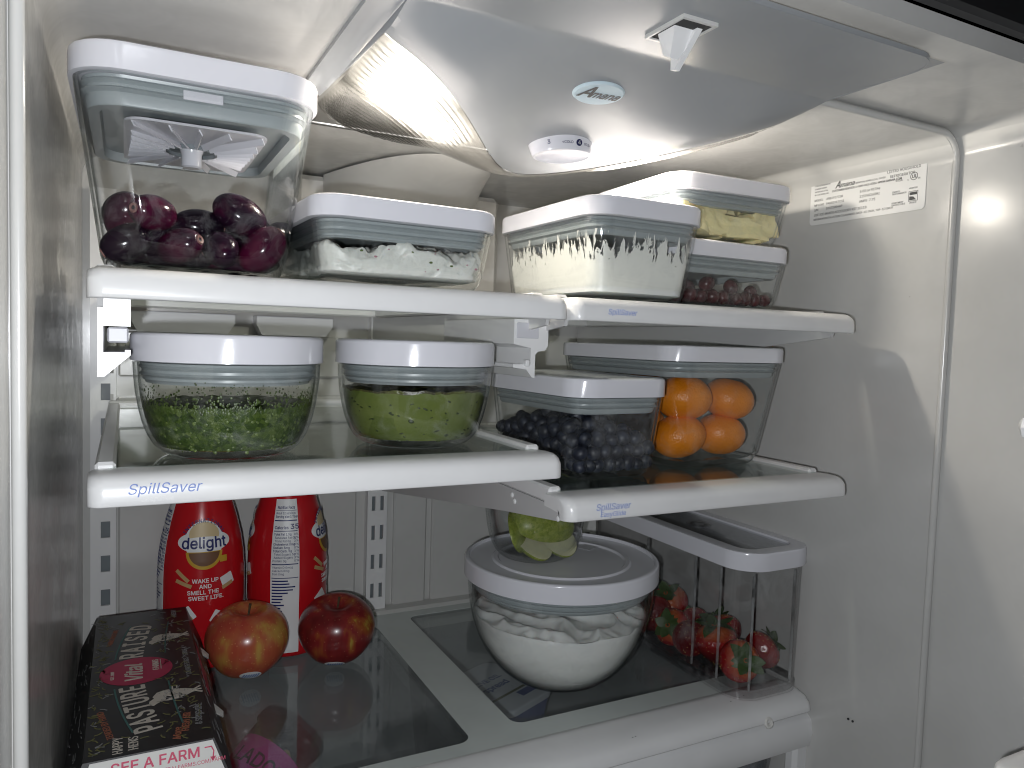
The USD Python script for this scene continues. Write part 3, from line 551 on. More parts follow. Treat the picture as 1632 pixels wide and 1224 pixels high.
def pack(n, r, sampler, project, seed, it=260, grav=.0006):
    """drop n spheres and let them settle inside project()"""
    rng = np.random.default_rng(seed); P = np.array([sampler(rng) for _ in range(n)]); rad = r * rng.uniform(.9, 1.08, n)
    for k in range(it):
        P[:, 2] -= grav * (1 if k < it * .7 else .3)
        d = P[:, None] - P[None]; L = np.linalg.norm(d, axis=2) + np.eye(n); ov = np.clip(rad[:, None] + rad[None] - L, 0, None); np.fill_diagonal(ov, 0)
        P += .5 * (d / L[..., None] * ov[..., None]).sum(1) * .8
        P = project(P, rad)
    return P, rad, rng
# --- upper left shelf: grapes, dip, yogurt
C1 = Rect('glass_container', 'tall deep square glass container of dark grapes at the far upper left', .0655, .118, ZU + .0004, 0, .1415, .190, .106, .150, .1262, .0168, .026, gl='glass_smear', seal_h=.0165)
# fan-shaped vent plate under that lid
vp = obj('lid_vent_plate', mv(extrude_z(Polygon(rr(.084, .128, .012, 0)[:, :2]), 0, .0015), 0, 0, C1.hg - .0175), 'plate', C1.t, smooth=False, label='white plate with fanned fins under the lid')
for k in range(22):
    a = 2 * PI * (k + .5) / 22; L = min(.038 / max(abs(math.cos(a)), 1e-6), .059 / max(abs(math.sin(a)), 1e-6))
    m = bx(.017, L, -.0004, .0004, -.0045, 0); m.apply_transform(trimesh.transformations.rotation_matrix(.5, (1, 0, 0))); obj('fin', mv(rz(m, math.degrees(a)), 0, 0, C1.hg - .0172), 'lid', vp, smooth=False)
obj('vent_ring', mv(lathe([(.0155, -.003), (.0165, -.003), (.0165, 0), (.0155, 0)], 40, False, False), 0, 0, C1.hg - .0175), 'slot', vp)
obj('vent_hole', mv(lathe([(.0155, -.0004), (.0155, 0)], 40), 0, 0, C1.hg - .0176), 'slot', vp)
obj('vent_knob', mv(lathe([(.0052, -.013), (.0066, -.012), (.0066, -.004), (.008, 0)], 32), 0, 0, C1.hg - .0175), 'lid', vp)
obj('lid_tab', bx(-.012, .012, -.0935, -.0925, C1.hg - .0065, C1.hg - .001, .0004) if False else bx(-.011, .011, -.0888, -.0880, C1.hg - .0085, C1.hg - .0030, .0003), 'plate', C1.t)
gp = proto_class('grape_shape')
g0 = trimesh.creation.icosphere(4, 1.0); v = g0.vertices; dr = np.exp(-((1 - v[:, 2]) / .035) ** 2)
g0.vertices = v * np.array([.0132, .0132, .0192]) * (1 + .03 * clip_noise(v, 1.3, 3)[:, None]) - np.c_[np.zeros(len(v)), np.zeros(len(v)), dr * .0022]
usdkit.mesh(stage, str(gp.GetPath()) + '/skin', g0, M['grape'], smooth=True)
usdkit.mesh(stage, str(gp.GetPath()) + '/stem_scar', mv(lathe([(.0016, .0006), (.0032, .0012), (.0038, .0004), (.0038, -.0015)], 18, False, False), 0, 0, .0178), M['grape_scar'], smooth=40)
usdkit.mesh(stage, str(gp.GetPath()) + '/stem_pit', mv(lathe([(.0001, -.0006), (.0017, .0004)], 14, True, True), 0, 0, .0175), M['blue_calyx'], smooth=40)
def proj1(P, r):
    for i in range(len(P)):
        z = max(P[i, 2], .0062 + r[i]); P[i, 2] = z; w, d = C1.inner(min(z, .1), .0032)
        P[i, 0] = np.clip(P[i, 0], -w / 2 + r[i], w / 2 - r[i]); P[i, 1] = np.clip(P[i, 1], -d / 2 + r[i], d / 2 - r[i])
    return P
P, rad, rng = pack(32, .0132, lambda g: (g.uniform(-.045, .045), g.uniform(-.070, .045), g.uniform(.015, .06)), proj1, 11, 420, .0009)
for i, q in enumerate(P):
    R_ = rand_rot(rng)
    if i % 5 == 0:     # some show their stem end to the front
        zax = np.array([rng.uniform(-.6, .6), -1, rng.uniform(-.3, .6)]); zax /= np.linalg.norm(zax); xa = np.cross((0, 0, 1.0), zax); xa /= np.linalg.norm(xa); R_ = np.c_[xa, np.cross(zax, xa), zax]
    instance(gp, 'grape', 'glossy dark purple grape heaped in the tall square container', 'grape', 'grapes in the tall square container', C1.world(*q), R_, rad[i] / .0150)
C2 = Rect('glass_container', 'low glass container of lumpy pink-flecked dip, right of the dark grapes', .1905, .100, ZU + .0004, 2, .132, .175, .116, .158, .0545, .0145, .018, seal_h=.0115)
def dip_top(x, y, f):
    n = clip_noise(np.array([[x, y, .3]]), 38, 5)[0]; n2 = clip_noise(np.array([[x, y, 1.3]]), 150, 8)[0]
    return max(.016, min(.0305, .0250 + .013 * n + .0055 * n2 + .0025 * math.sin(x * 60 + 1) - (.0015 if f > .98 else 0)))
dp = C2.put('creamy_dip', 'thick lumpy off-white dip with pink specks in the low glass container', 'dip')
obj('dip_body', C2.fill(dip_top, 260, 40, rough=.0035), 'dip', dp, smooth=50)
rng = np.random.default_rng(4); fp, fg = [], []
for k in range(16):
    z = rng.uniform(.010, .024); x = rng.uniform(-.052, .052); w, d = C2.inner(z); (fp if k % 2 else fg).append(mv(blob(rng.uniform(.0004, .0009) * (1.6 if k % 9 == 1 else 1), k, .4, sub=1, sc=(1.3, .45, .8)), x, -d / 2 + .0004, z))
obj('pink_speck', cat(fp), 'pink', dp, kind='stuff'); obj('green_speck', cat(fg), 'green_fleck', dp, kind='stuff')
C3 = Rect('glass_container', 'glass container smeared inside with white yogurt, at the shelf middle', .3975, .112, ZU + .0004, 1, .118, .170, .098, .150, .0810, .0158, .020)
yg = C3.put('plain_yogurt', 'white yogurt left in the smeared glass container at the shelf middle', 'yogurt')
def yo_top(x, y, f): return .026 + .005 * clip_noise(np.array([[x, y, .7]]), 30, 9)[0] + (.005 if f > .93 else 0) + .003 * clip_noise(np.array([[x, y, .7]]), 120, 9)[0]
obj('yogurt_body', C3.fill(yo_top, 200, 24), 'yogurt', yg, smooth=50)
obj('yogurt_film', loft([rr(*C3.inner(z, .0029), .017, z, 10) for z in np.linspace(.012, .056, 14)], False, False), 'film', yg, smooth=60)
# --- upper right shelf: butter on berries
C5 = Rect('glass_container', 'glass container of dark red berries under the butter container', .5145, .128, ZU + .0004, 0, .146, .145, .128, .126, .0605, .0150, .018)
C4 = Rect('glass_container', 'glass container of butter, stacked on top of the red berry container', .5165, .128, ZU + .0004 + .0605 + .0012, -2, .142, .145, .122, .126, .0560, .0150, .018, seal_h=.0110)
bt = C4.put('butter_piece', 'broken pale yellow butter lumps in the stacked top container', 'butter')
rng = np.random.default_rng(8)
def chunk(sx, sy, sz, seed, cut=.3):
    m = trimesh.creation.box((sx, sy, sz)).subdivide().subdivide().subdivide().subdivide(); v = m.vertices
    n = np.stack([clip_noise(v + k, 45, seed + k) for k in range(3)], 1); n2 = np.stack([clip_noise(v + k + 5, 130, seed + k) for k in range(3)], 1); m.vertices = v + n * np.array([.0075, .0075, .0060]) + n2 * .0024; return m
C4w = -C4.inner(.02)[1] / 2
for (x, y, z, sx, sy, sz, a, tlt) in ((-.030, C4w + .021, .0235, .056, .032, .028, 8, 10), (.006, C4w + .021, .0160, .080, .030, .018, -4, 3), (.042, C4w + .020, .0205, .030, .030, .028, 10, -22), (.006, .03, .0170, .09, .055, .018, 3, 2), (-.034, .01, .0230, .034, .05, .026, 10, 8), (.030, C4w + .035, .0330, .022, .014, .010, 30, -10)):
    m = chunk(sx, sy, sz, int(abs(x) * 1e4)); m.apply_transform(trimesh.transformations.rotation_matrix(math.radians(tlt), (0, 1, 0))); obj('butter_chunk', mv(rz(m, a), x, y, max(z, .006 + sz / 2)), 'butter', bt, smooth=35)
cp = proto_class('red_berry_shape')
c0 = trimesh.creation.icosphere(3, 1.0); v = c0.vertices; c0.vertices = v * np.array([.0062, .0062, .0070]) - np.c_[v[:, 0] * 0, v[:, 0] * 0, np.exp(-((1 - v[:, 2]) / .05) ** 2) * .0012]
usdkit.mesh(stage, str(cp.GetPath()) + '/skin', c0, M['cranberry'], smooth=True)
usdkit.mesh(stage, str(cp.GetPath()) + '/tip', mv(lathe([(.0009, .0), (.0013, .0006), (.0001, .0004)], 8), 0, 0, .0057), M['stem'], smooth=False)
def proj5(P, r):
    for i in range(len(P)):
        z = max(P[i, 2], .0060 + r[i]); P[i, 2] = z; w, d = C5.inner(min(z, .04), .0032)
        P[i, 0] = np.clip(P[i, 0], -w / 2 + r[i] + .006, w / 2 - r[i] - .006); P[i, 1] = np.clip(P[i, 1], -d / 2 + r[i], d / 2 - r[i])
    return P
P, rad, rng = pack(60, .0064, lambda g: (g.uniform(-.055, .055), g.uniform(-.06, .0), g.uniform(.008, .03)), proj5, 5, 200)
for q, r_ in zip(P, rad): instance(cp, 'red_berry', 'small dark red berry lying in the low container under the butter', 'berry', 'dark red berries in the lower container', C5.world(*q), rand_rot(rng), r_ / .0064)
# --- lower left shelf: two round bowls
bp = [(.036, 0), (.0420, .0025), (.0465, .007), (.0500, .013), (.0530, .021), (.0552, .030), (.0570, .040), (.0580, .050), (.0585, .0620)]
C6 = Bowl('glass_bowl', 'round lidded glass bowl of chopped green pesto, left of the guacamole bowl', .0870, .074, ZLL + .0006, bp, .0600, .0600, .0180)
C7 = Bowl('glass_bowl', 'round lidded glass bowl of smooth guacamole, right of the pesto bowl', .2226, .088, ZLL + .0006, bp, .0600, .0595, .0182)
ps = C6.put('pesto', 'coarse dark green pesto half filling the left round bowl', 'pesto')
obj('pesto_body', C6.fill(lambda x, y, f: .0325 + .0016 * clip_noise(np.array([[x, y, 0]]), 140, 2)[0] + .001 * f), 'pesto', ps, smooth=40)
rng = np.random.default_rng(21); fl_ = []; big = []
for k in range(900):     # bits clinging to the glass above the sauce and pressed against it below
    a = rng.uniform(-PI, 0) if k % 4 else rng.uniform(0, PI); z = .030 + abs(rng.normal(0, .0078)); 
    if z > .050: continue
    s_ = rng.uniform(.00025, .0009) * (1.3 - (z - .03) / .02 * .6); R_ = C6.R(z) - .0029
    m = blob(s_, k % 17, .3, sub=0, sc=(1.0, .35, 1.2)); m.apply_transform(trimesh.transformations.rotation_matrix(a + PI / 2, (0, 0, 1))); fl_.append(mv(m, R_ * math.cos(a), R_ * math.sin(a), z))
obj('pesto_fleck', cat(fl_), 'pesto_fleck', ps, kind='stuff')
for k in range(170):
    a = rng.uniform(-PI, 0); z = rng.uniform(.005, .034); s_ = rng.uniform(.0005, .0013); R_ = C6.R(z) - .0031
    m = blob(s_, k % 13, .3, sub=1, sc=(1.0, .4, 1.0)); m.apply_transform(trimesh.transformations.rotation_matrix(a + PI / 2, (0, 0, 1))); big.append(mv(m, R_ * math.cos(a), R_ * math.sin(a), z))
obj('pesto_crumb', cat(big), 'pesto_bit', ps, kind='stuff')
gc = C7.put('guacamole', 'pale green guacamole with a darkened top in the right round bowl', 'guacamole')
def gtop(x, y, f): return .0405 + .0016 * clip_noise(np.array([[x, y, 3.0]]), 45, 6)[0] + .0016 * clip_noise(np.array([[x, y, 3.0]]), 160, 6)[0] + .001 * f
G = C7.fill(gtop, 120, 20)
obj('guacamole_body', G, 'guac', gc, smooth=40)
sk = C7.fill(lambda x, y, f: gtop(x, y, f) + .0012 + .0010 * clip_noise(np.array([[x, y, 9.0]]), 80, 4)[0], 120, 20); n = 120
skin_v = sk.vertices[n * 14:n * 15]; top_rings = [sk.vertices[n * k:n * (k + 1)] for k in range(14, 34)]
low = skin_v.copy(); low[:, 2] -= .0020 + .0020 * clip_noise(low + 3, 60, 12); low[:, :2] *= 1.0065
obj('dark_skin', loft([low, skin_v * (1.0062, 1.0062, 1)] + top_rings[1:], False, True), 'guac_skin', gc, smooth=40, label='browned skin on top of the guacamole')
fk = []
for k in range(70):
    a = rng.uniform(-PI, 0); z = rng.uniform(.006, .036); s_ = rng.uniform(.0004, .0011) * (2 if k % 23 == 0 else 1); R_ = C7.R(z) - .0029
    m = blob(s_, k % 11, .4, sub=1, sc=(rng.uniform(1, 2.4), .3, .7)); m.apply_transform(trimesh.transformations.rotation_matrix(rng.uniform(-.5, .5), (0, 1, 0))); m.apply_transform(trimesh.transformations.rotation_matrix(a + PI / 2, (0, 0, 1))); fk.append(mv(m, R_ * math.cos(a), R_ * math.sin(a), z))
obj('herb_fleck', cat(fk), 'fleck_dark', gc, kind='stuff')
# --- lower right shelf: blueberries, oranges
C8 = Rect('glass_container', 'glass container of blueberries beside the guacamole, in front of the oranges', .3905, .128, ZLR + .0006, 3, .104, .160, .086, .142, .0850, .0165, .020)
bl = proto_class('blueberry_shape')
b0 = trimesh.creation.icosphere(3, 1.0); v = b0.vertices
b0.vertices = v * np.array([.0068, .0068, .0058]) - np.c_[v[:, 0] * 0, v[:, 0] * 0, np.exp(-((1 - v[:, 2]) / .03) ** 2) * .0008]
usdkit.mesh(stage, str(bl.GetPath()) + '/skin', b0, M['blueberry'], smooth=True)
cr = loft([np.c_[.0017 * np.cos(np.linspace(0, 2 * PI, 20, endpoint=False)), .0017 * np.sin(np.linspace(0, 2 * PI, 20, endpoint=False)), np.full(20, -.0006)],
           np.c_[(.0026 + .0006 * (np.arange(20) % 4 == 0)) * np.cos(np.linspace(0, 2 * PI, 20, endpoint=False)), (.0026 + .0006 * (np.arange(20) % 4 == 0)) * np.sin(np.linspace(0, 2 * PI, 20, endpoint=False)), .0004 + .0004 * (np.arange(20) % 4 == 0)]], True, False)
usdkit.mesh(stage, str(bl.GetPath()) + '/calyx', mv(cr, 0, 0, .0052), M['blue_calyx'], smooth=False)
def proj8(P, r):
    for i in range(len(P)):
        z = max(P[i, 2], .0060 + r[i] * .9); P[i, 2] = z; w, d = C8.inner(min(z, .06), .0030)
        # keep out of the hidden middle so that the heap shows at the glass
        P[i, 0] = np.clip(P[i, 0], -w / 2 + r[i], w / 2 - r[i]); P[i, 1] = np.clip(P[i, 1], -d / 2 + r[i], d / 2 - r[i])
        ex, ey = .020, .045
        if P[i, 2] < .038 and abs(P[i, 0]) < ex and abs(P[i, 1]) < ey:
            k = np.argmin([ex - abs(P[i, 0]), ey - abs(P[i, 1]), .038 - P[i, 2]])
            if k == 0: P[i, 0] = math.copysign(ex, P[i, 0])
            elif k == 1: P[i, 1] = math.copysign(ey, P[i, 1])
            else: P[i, 2] = .038
    return P
P, rad, rng = pack(255, .0064, lambda g: (g.uniform(-.040, .040), g.uniform(-.068, .062), g.uniform(.008, .075)), proj8, 7, 220)
for q, r_ in zip(P, rad): instance(bl, 'blueberry', 'dusty dark blue blueberry heaped in the glass container', 'blueberry', 'blueberries in the glass container', C8.world(*q), rand_rot(rng), r_ / .0064)
C9 = Rect('glass_container', 'large glass container of oranges at the right end of the shelf', .5260, .164, ZLR + .0006, 2, .152, .200, .114, .170, .1140, .0150, .024, seal_h=.014)
def make_orange(name, label, x, y, z, r, seed, axis):
    t = thing(name, label, 'orange', (0, 0, 0)); 
    m = trimesh.creation.icosphere(5, 1.0); v = m.vertices; d = np.exp(-((1 - v[:, 2]) / .02) ** 2)
    m.vertices = v * np.array([1, 1, .79]) * r * (1 + .022 * clip_noise(v + seed, 1.6, seed)[:, None]) - np.c_[v[:, 0] * 0, v[:, 0] * 0, d * r * .07]
    obj('peel', m, 'orange', t, smooth=True); obj('stem_button', mv(lathe([(.0022, -.001), (.0022, .0006), (.0008, .0012)], 10), 0, 0, r * .72), 'leaf', t)
    zx = np.array(axis, float); zx /= np.linalg.norm(zx); xa = np.cross((.3, .9, .1), zx); xa /= np.linalg.norm(xa)
    set_pose(t, (x, y, z), np.c_[xa, np.cross(zx, xa), zx])
for a in (('orange, upper front of the stack, shiny and largest', .5030, .1080, .3025, .0272, 1, (.1, .15, 1)), ('orange, upper right of the stack, duller', .5615, .1100, .3010, .0258, 2, (.2, -.1, 1)), ('orange, lower front of the stack by the blueberries', .4995, .1090, .2655, .0264, 3, (-.12, .2, 1)),
          ('orange, lower right of the stack, with a greenish spot', .5540, .1120, .2655, .0256, 4, (.15, .2, 1)), ('orange half hidden behind the front pair, upper left', .4960, .1640, .3000, .0268, 5, (0, 1, .4)), ('orange half hidden behind the front pair, lower left', .4980, .1660, .2680, .0262, 6, (.5, .5, .6))):
    make_orange('orange', *a)
# --- crisper top: cream bowl, pear bowl, strawberry bin
b11 = [(.028, 0), (.040, .003), (.053, .010), (.066, .021), (.0775, .036), (.0860, .053), (.0915, .070), (.0950, .088), (.0970, .1125)]
C11 = Bowl('glass_bowl', 'largest round glass bowl, full of white whipped cream, under the pear bowl', .428, .200, .0006, b11, .1005, .1125, .0185, recess=True)
cm = C11.put('whipped_cream', 'white swirled whipped cream in the largest round bowl', 'cream')
def cream_top(x, y, f):
    q = np.array([[x, y, 0]]); w = clip_noise(q, 14, 31)[0]; a = math.atan2(y + .01, x) + 1.4 * w
    rdg = 1 - abs(math.sin(a * 2.5 + math.hypot(x, y) * 75 + 2.0 * w)); rdg2 = 1 - abs(math.sin(x * 70 + y * 30 + 3 * w))
    env = 1 if f < .97 else .35
    return .0745 + (.0075 * (rdg ** 1.1 - .4) + .003 * (rdg2 ** 1.2 - .3) + .005 * w) * env + .003 * (1 - f)
obj('cream_body', C11.fill(cream_top, 200, 60), 'yogurt', cm, smooth=60)
obj('lid_mark', mv(rz(flat(sbox(-.011, -.009, .011, .009), .0002), 24), .050, .026, .1125 + .0004 + .0185 - .0037), 'plate', C11.t)
b10 = [(.034, 0), (.038, .0025), (.0425, .008), (.0460, .015), (.0490, .024), (.0510, .034), (.0525, .045), (.0540, .0700)]
DX, DY = -.0034, -.0167
Z10 = .1125 + .0189 + .0002 + .0006 - .0038
C10 = Bowl('glass_bowl', 'small glass bowl of cut pears standing on the cream bowl lid', .4086, .2233, Z10, b10, .0560, .0680, .0160)
def pear_piece(label, x, y, z, r, axis, sc):
    m = trimesh.creation.icosphere(4, 1.0); v = m.vertices.copy(); v[:, 0] *= 1 - .22 * v[:, 1]
    v[:, 2] = np.maximum(v[:, 2], 0); m.vertices = v * np.array(sc) * r
    f = m.triangles[:, :, 2].max(1) < 1e-6; skin, flesh = m.submesh([np.where(~f)[0]], append=True), m.submesh([np.where(f)[0]], append=True)
    t = thing('pear_piece', label, 'pear'); obj('skin', skin, 'pear', t, smooth=60); obj('flesh', flesh, 'pear_flesh', t, smooth=60)
    zx = np.array(axis, float); zx /= np.linalg.norm(zx); xa = np.cross((.1, .2, 1.0) if abs(zx[2]) < .8 else (1, .3, 0), zx); xa /= np.linalg.norm(xa); set_pose(t, (x + DX, y + DY, z), np.c_[xa, np.cross(zx, xa), zx])
pear_piece('yellow-green pear half, skin side out, at the front of the small bowl', .4160, .2360, Z10 + .0375, .0330, (.12, -.60, .78), (1.12, .92, .70))
pear_piece('pale cut pear wedge at the left of the small bowl', .3880, .2370, Z10 + .0260, .0230, (.75, -.55, .35), (1.25, .95, .45))
pear_piece('pear wedge lying low at the right of the small bowl', .4290, .2190, Z10 + .0190, .0195, (.1, .45, -.88), (1.2, .95, .55))
pear_piece('pear wedge lying lowest at the left of the small bowl', .4000, .2200, Z10 + .0190, .0205, (-.1, .45, -.88), (1.2, .95, .55))
# strawberry bin
bw, bd, bh = .089, .275, .134; BX, BY = .6055, .0735 + .275 / 2
bin_ = thing('storage_bin', 'tall narrow clear storage bin of strawberries by the right wall', 'storage bin', (BX, BY, .0028), 0)
def brr(z, o=0, k=0): return rr(bw + 2 * o + .004 * z / bh, bd + 2 * o + .004 * z / bh, .026 + o, z, 10)
obj('bin_body', loft([brr(0, -.004), brr(.0012, -.0015), brr(.0030, 0), brr(.060), brr(bh), brr(bh, -.0022), brr(.060, -.0022), brr(.0095, -.0022), brr(.0075, -.005)]), 'clear_plastic', bin_, smooth=50)
obj('bin_foot', loft([brr(.0004, .0002), brr(.0004, .0012), brr(.0085, .0012), brr(.0085, .0002)], False, False), 'clear_plastic', bin_, smooth=50)
for (x_, y_) in ((-.0405, -.100), (-.0405, -.062), (-.030, -.1345), (.026, -.1345), (-.0405, .02)):
    obj('wall_flute', mv(lathe([(.0011, .010), (.0014, .014), (.0014, bh - .012), (.0011, bh - .008)], 10), x_, y_, 0), 'flute', bin_, smooth=60)
lid_o = rr(bw + .0125, bd + .0125, .032, 0, 10)[:, :2]; lid_i = rr(bw - .022, bd - .030, .020, 0, 10)[:, :2]
zl = bh - .003
rim = loft([rr(bw + .0125 + 2 * o, bd + .0125 + 2 * o, .032 + o, z, 10) for o, z in ((-.002, zl), (0, zl + .0008), (0, zl + .0155), (-.0012, zl + .0185), (-.004, zl + .0192), (-.0165, zl + .0188), (-.0172, zl + .0165), (-.0172, zl))] + [rr(bw + .0125 - .004, bd + .0125 - .004, .030, zl, 10)], False, False)
obj('lid_rim', rim, 'lid', bin_, smooth=40, label='white rim of the bin lid')
obj('lid_window', mv(extrude_z(Polygon(rr(bw - .020, bd - .020, .018, 0, 10)[:, :2]), zl + .0150, zl + .0168), 0, 0, 0), 'drawer_plastic', bin_, smooth=False)
obj('lid_button', mv(lathe([(.014, 0), (.014, .0012), (.0125, .0012), (.0120, .0004), (.0060, .0004), (.0055, .0022), (.002, .0026)], 36), 0, -.018, zl + .0170), 'clear_plastic', bin_, smooth=40)
def strawberry(label, x, y, z, r, axis, sc=1.15):
    t = thing('strawberry', label, 'strawberry'); m = trimesh.creation.icosphere(4, 1.0); v = m.vertices; zz = v[:, 2]
    k = np.where(zz > 0, 1.0, 1 - .30 * zz ** 2) * (1 - .12 * (zz < 0) * -zz); m.vertices = np.c_[v[:, 0] * k * r, v[:, 1] * k * r, np.where(zz > 0, zz * .72, zz * sc) * r] * (1 + .04 * clip_noise(v, 1.5, int(x * 1e4))[:, None])
    obj('flesh', m, 'berry', t, smooth=True); rg = np.random.default_rng(int(x * 1e5)); sd = []
    for i in range(70):
        p = rg.normal(size=3); p /= np.linalg.norm(p)
        if p[2] > .6: continue
        kk = (1 - .30 * min(p[2], 0) ** 2) * (1 + .12 * min(p[2], 0)); q = np.array([p[0] * kk * r, p[1] * kk * r, p[2] * (.72 if p[2] > 0 else sc) * r]) * 1.005
        b = trimesh.creation.icosphere(0, .00055); sd.append(mv(b, *q))
    obj('seed', cat(sd), 'seed', t, kind='stuff')
    for i in range(9):
        a = 2 * PI * i / 9 + rg.uniform(-.2, .2); L = r * rg.uniform(.55, .92); n_ = 6; pts = []
        for s2 in range(n_ + 1):
            f = s2 / n_; w = r * .27 * math.sin(PI * min(f * .85 + .15, 1)) ** .8; rad_ = r * .1 + L * f; h = r * (.74 - .42 * f ** 2 * (1 if i % 2 else -.2) + .12 * f)
            pts.append([(rad_ * math.cos(a) - w * math.sin(a), rad_ * math.sin(a) + w * math.cos(a), h), (rad_ * math.cos(a), rad_ * math.sin(a), h - r * .03), (rad_ * math.cos(a) + w * math.sin(a), rad_ * math.sin(a) - w * math.cos(a), h)])
        obj('leaf', grid_mesh(np.array(pts)), 'leaf', t, smooth=60)
    obj('stalk', tube([(0, 0, r * .68), (.001, 0, r * .85), (.002, .001, r * 1.0)], [.0016, .0011, .0010], 8), 'leaf', t)
    zx = np.array(axis, float); zx /= np.linalg.norm(zx); xa = np.cross((.2, .4, .9) if abs(zx[2]) < .8 else (1, 0, 0), zx); xa /= np.linalg.norm(xa); set_pose(t, (x, y, z), np.c_[xa, np.cross(zx, xa), zx])
for a in (('strawberry nearest the front with its leaf star facing out', .5905, .1060, .0290, .0190, (-.25, -.75, .35)), ('pale half-ripe strawberry in the front right corner', .6310, .1140, .0310, .0180, (.75, -.15, .45)),
          ('bright red strawberry standing upright with tall green leaves', .5985, .1500, .0330, .0205, (-.1, .05, 1)), ('dark strawberry leaning behind the upright one', .6230, .1680, .0330, .0200, (.1, .7, .6)), ('strawberry on its side left of the upright one', .5840, .1750, .0280, .0170, (.5, .5, -.3)),
          ('strawberry with drooping leaves left of centre', .5840, .2050, .0300, .0185, (-.6, -.3, .3)), ('red strawberry at the foot of the left heap', .5870, .2420, .0330, .0190, (.3, .9, .2)), ('strawberry on top of the left heap with yellow shoulder', .6150, .2500, .0400, .0205, (-.5, -.2, .8)), ('hindmost strawberry behind the left heap', .6000, .2860, .0320, .0195, (.4, .4, .6)), ('small strawberry hidden between the middle ones', .6180, .2080, .0280, .0170, (.2, .8, .1))):
    strawberry(*a[:4], a[4] * 1.13, *a[5:])

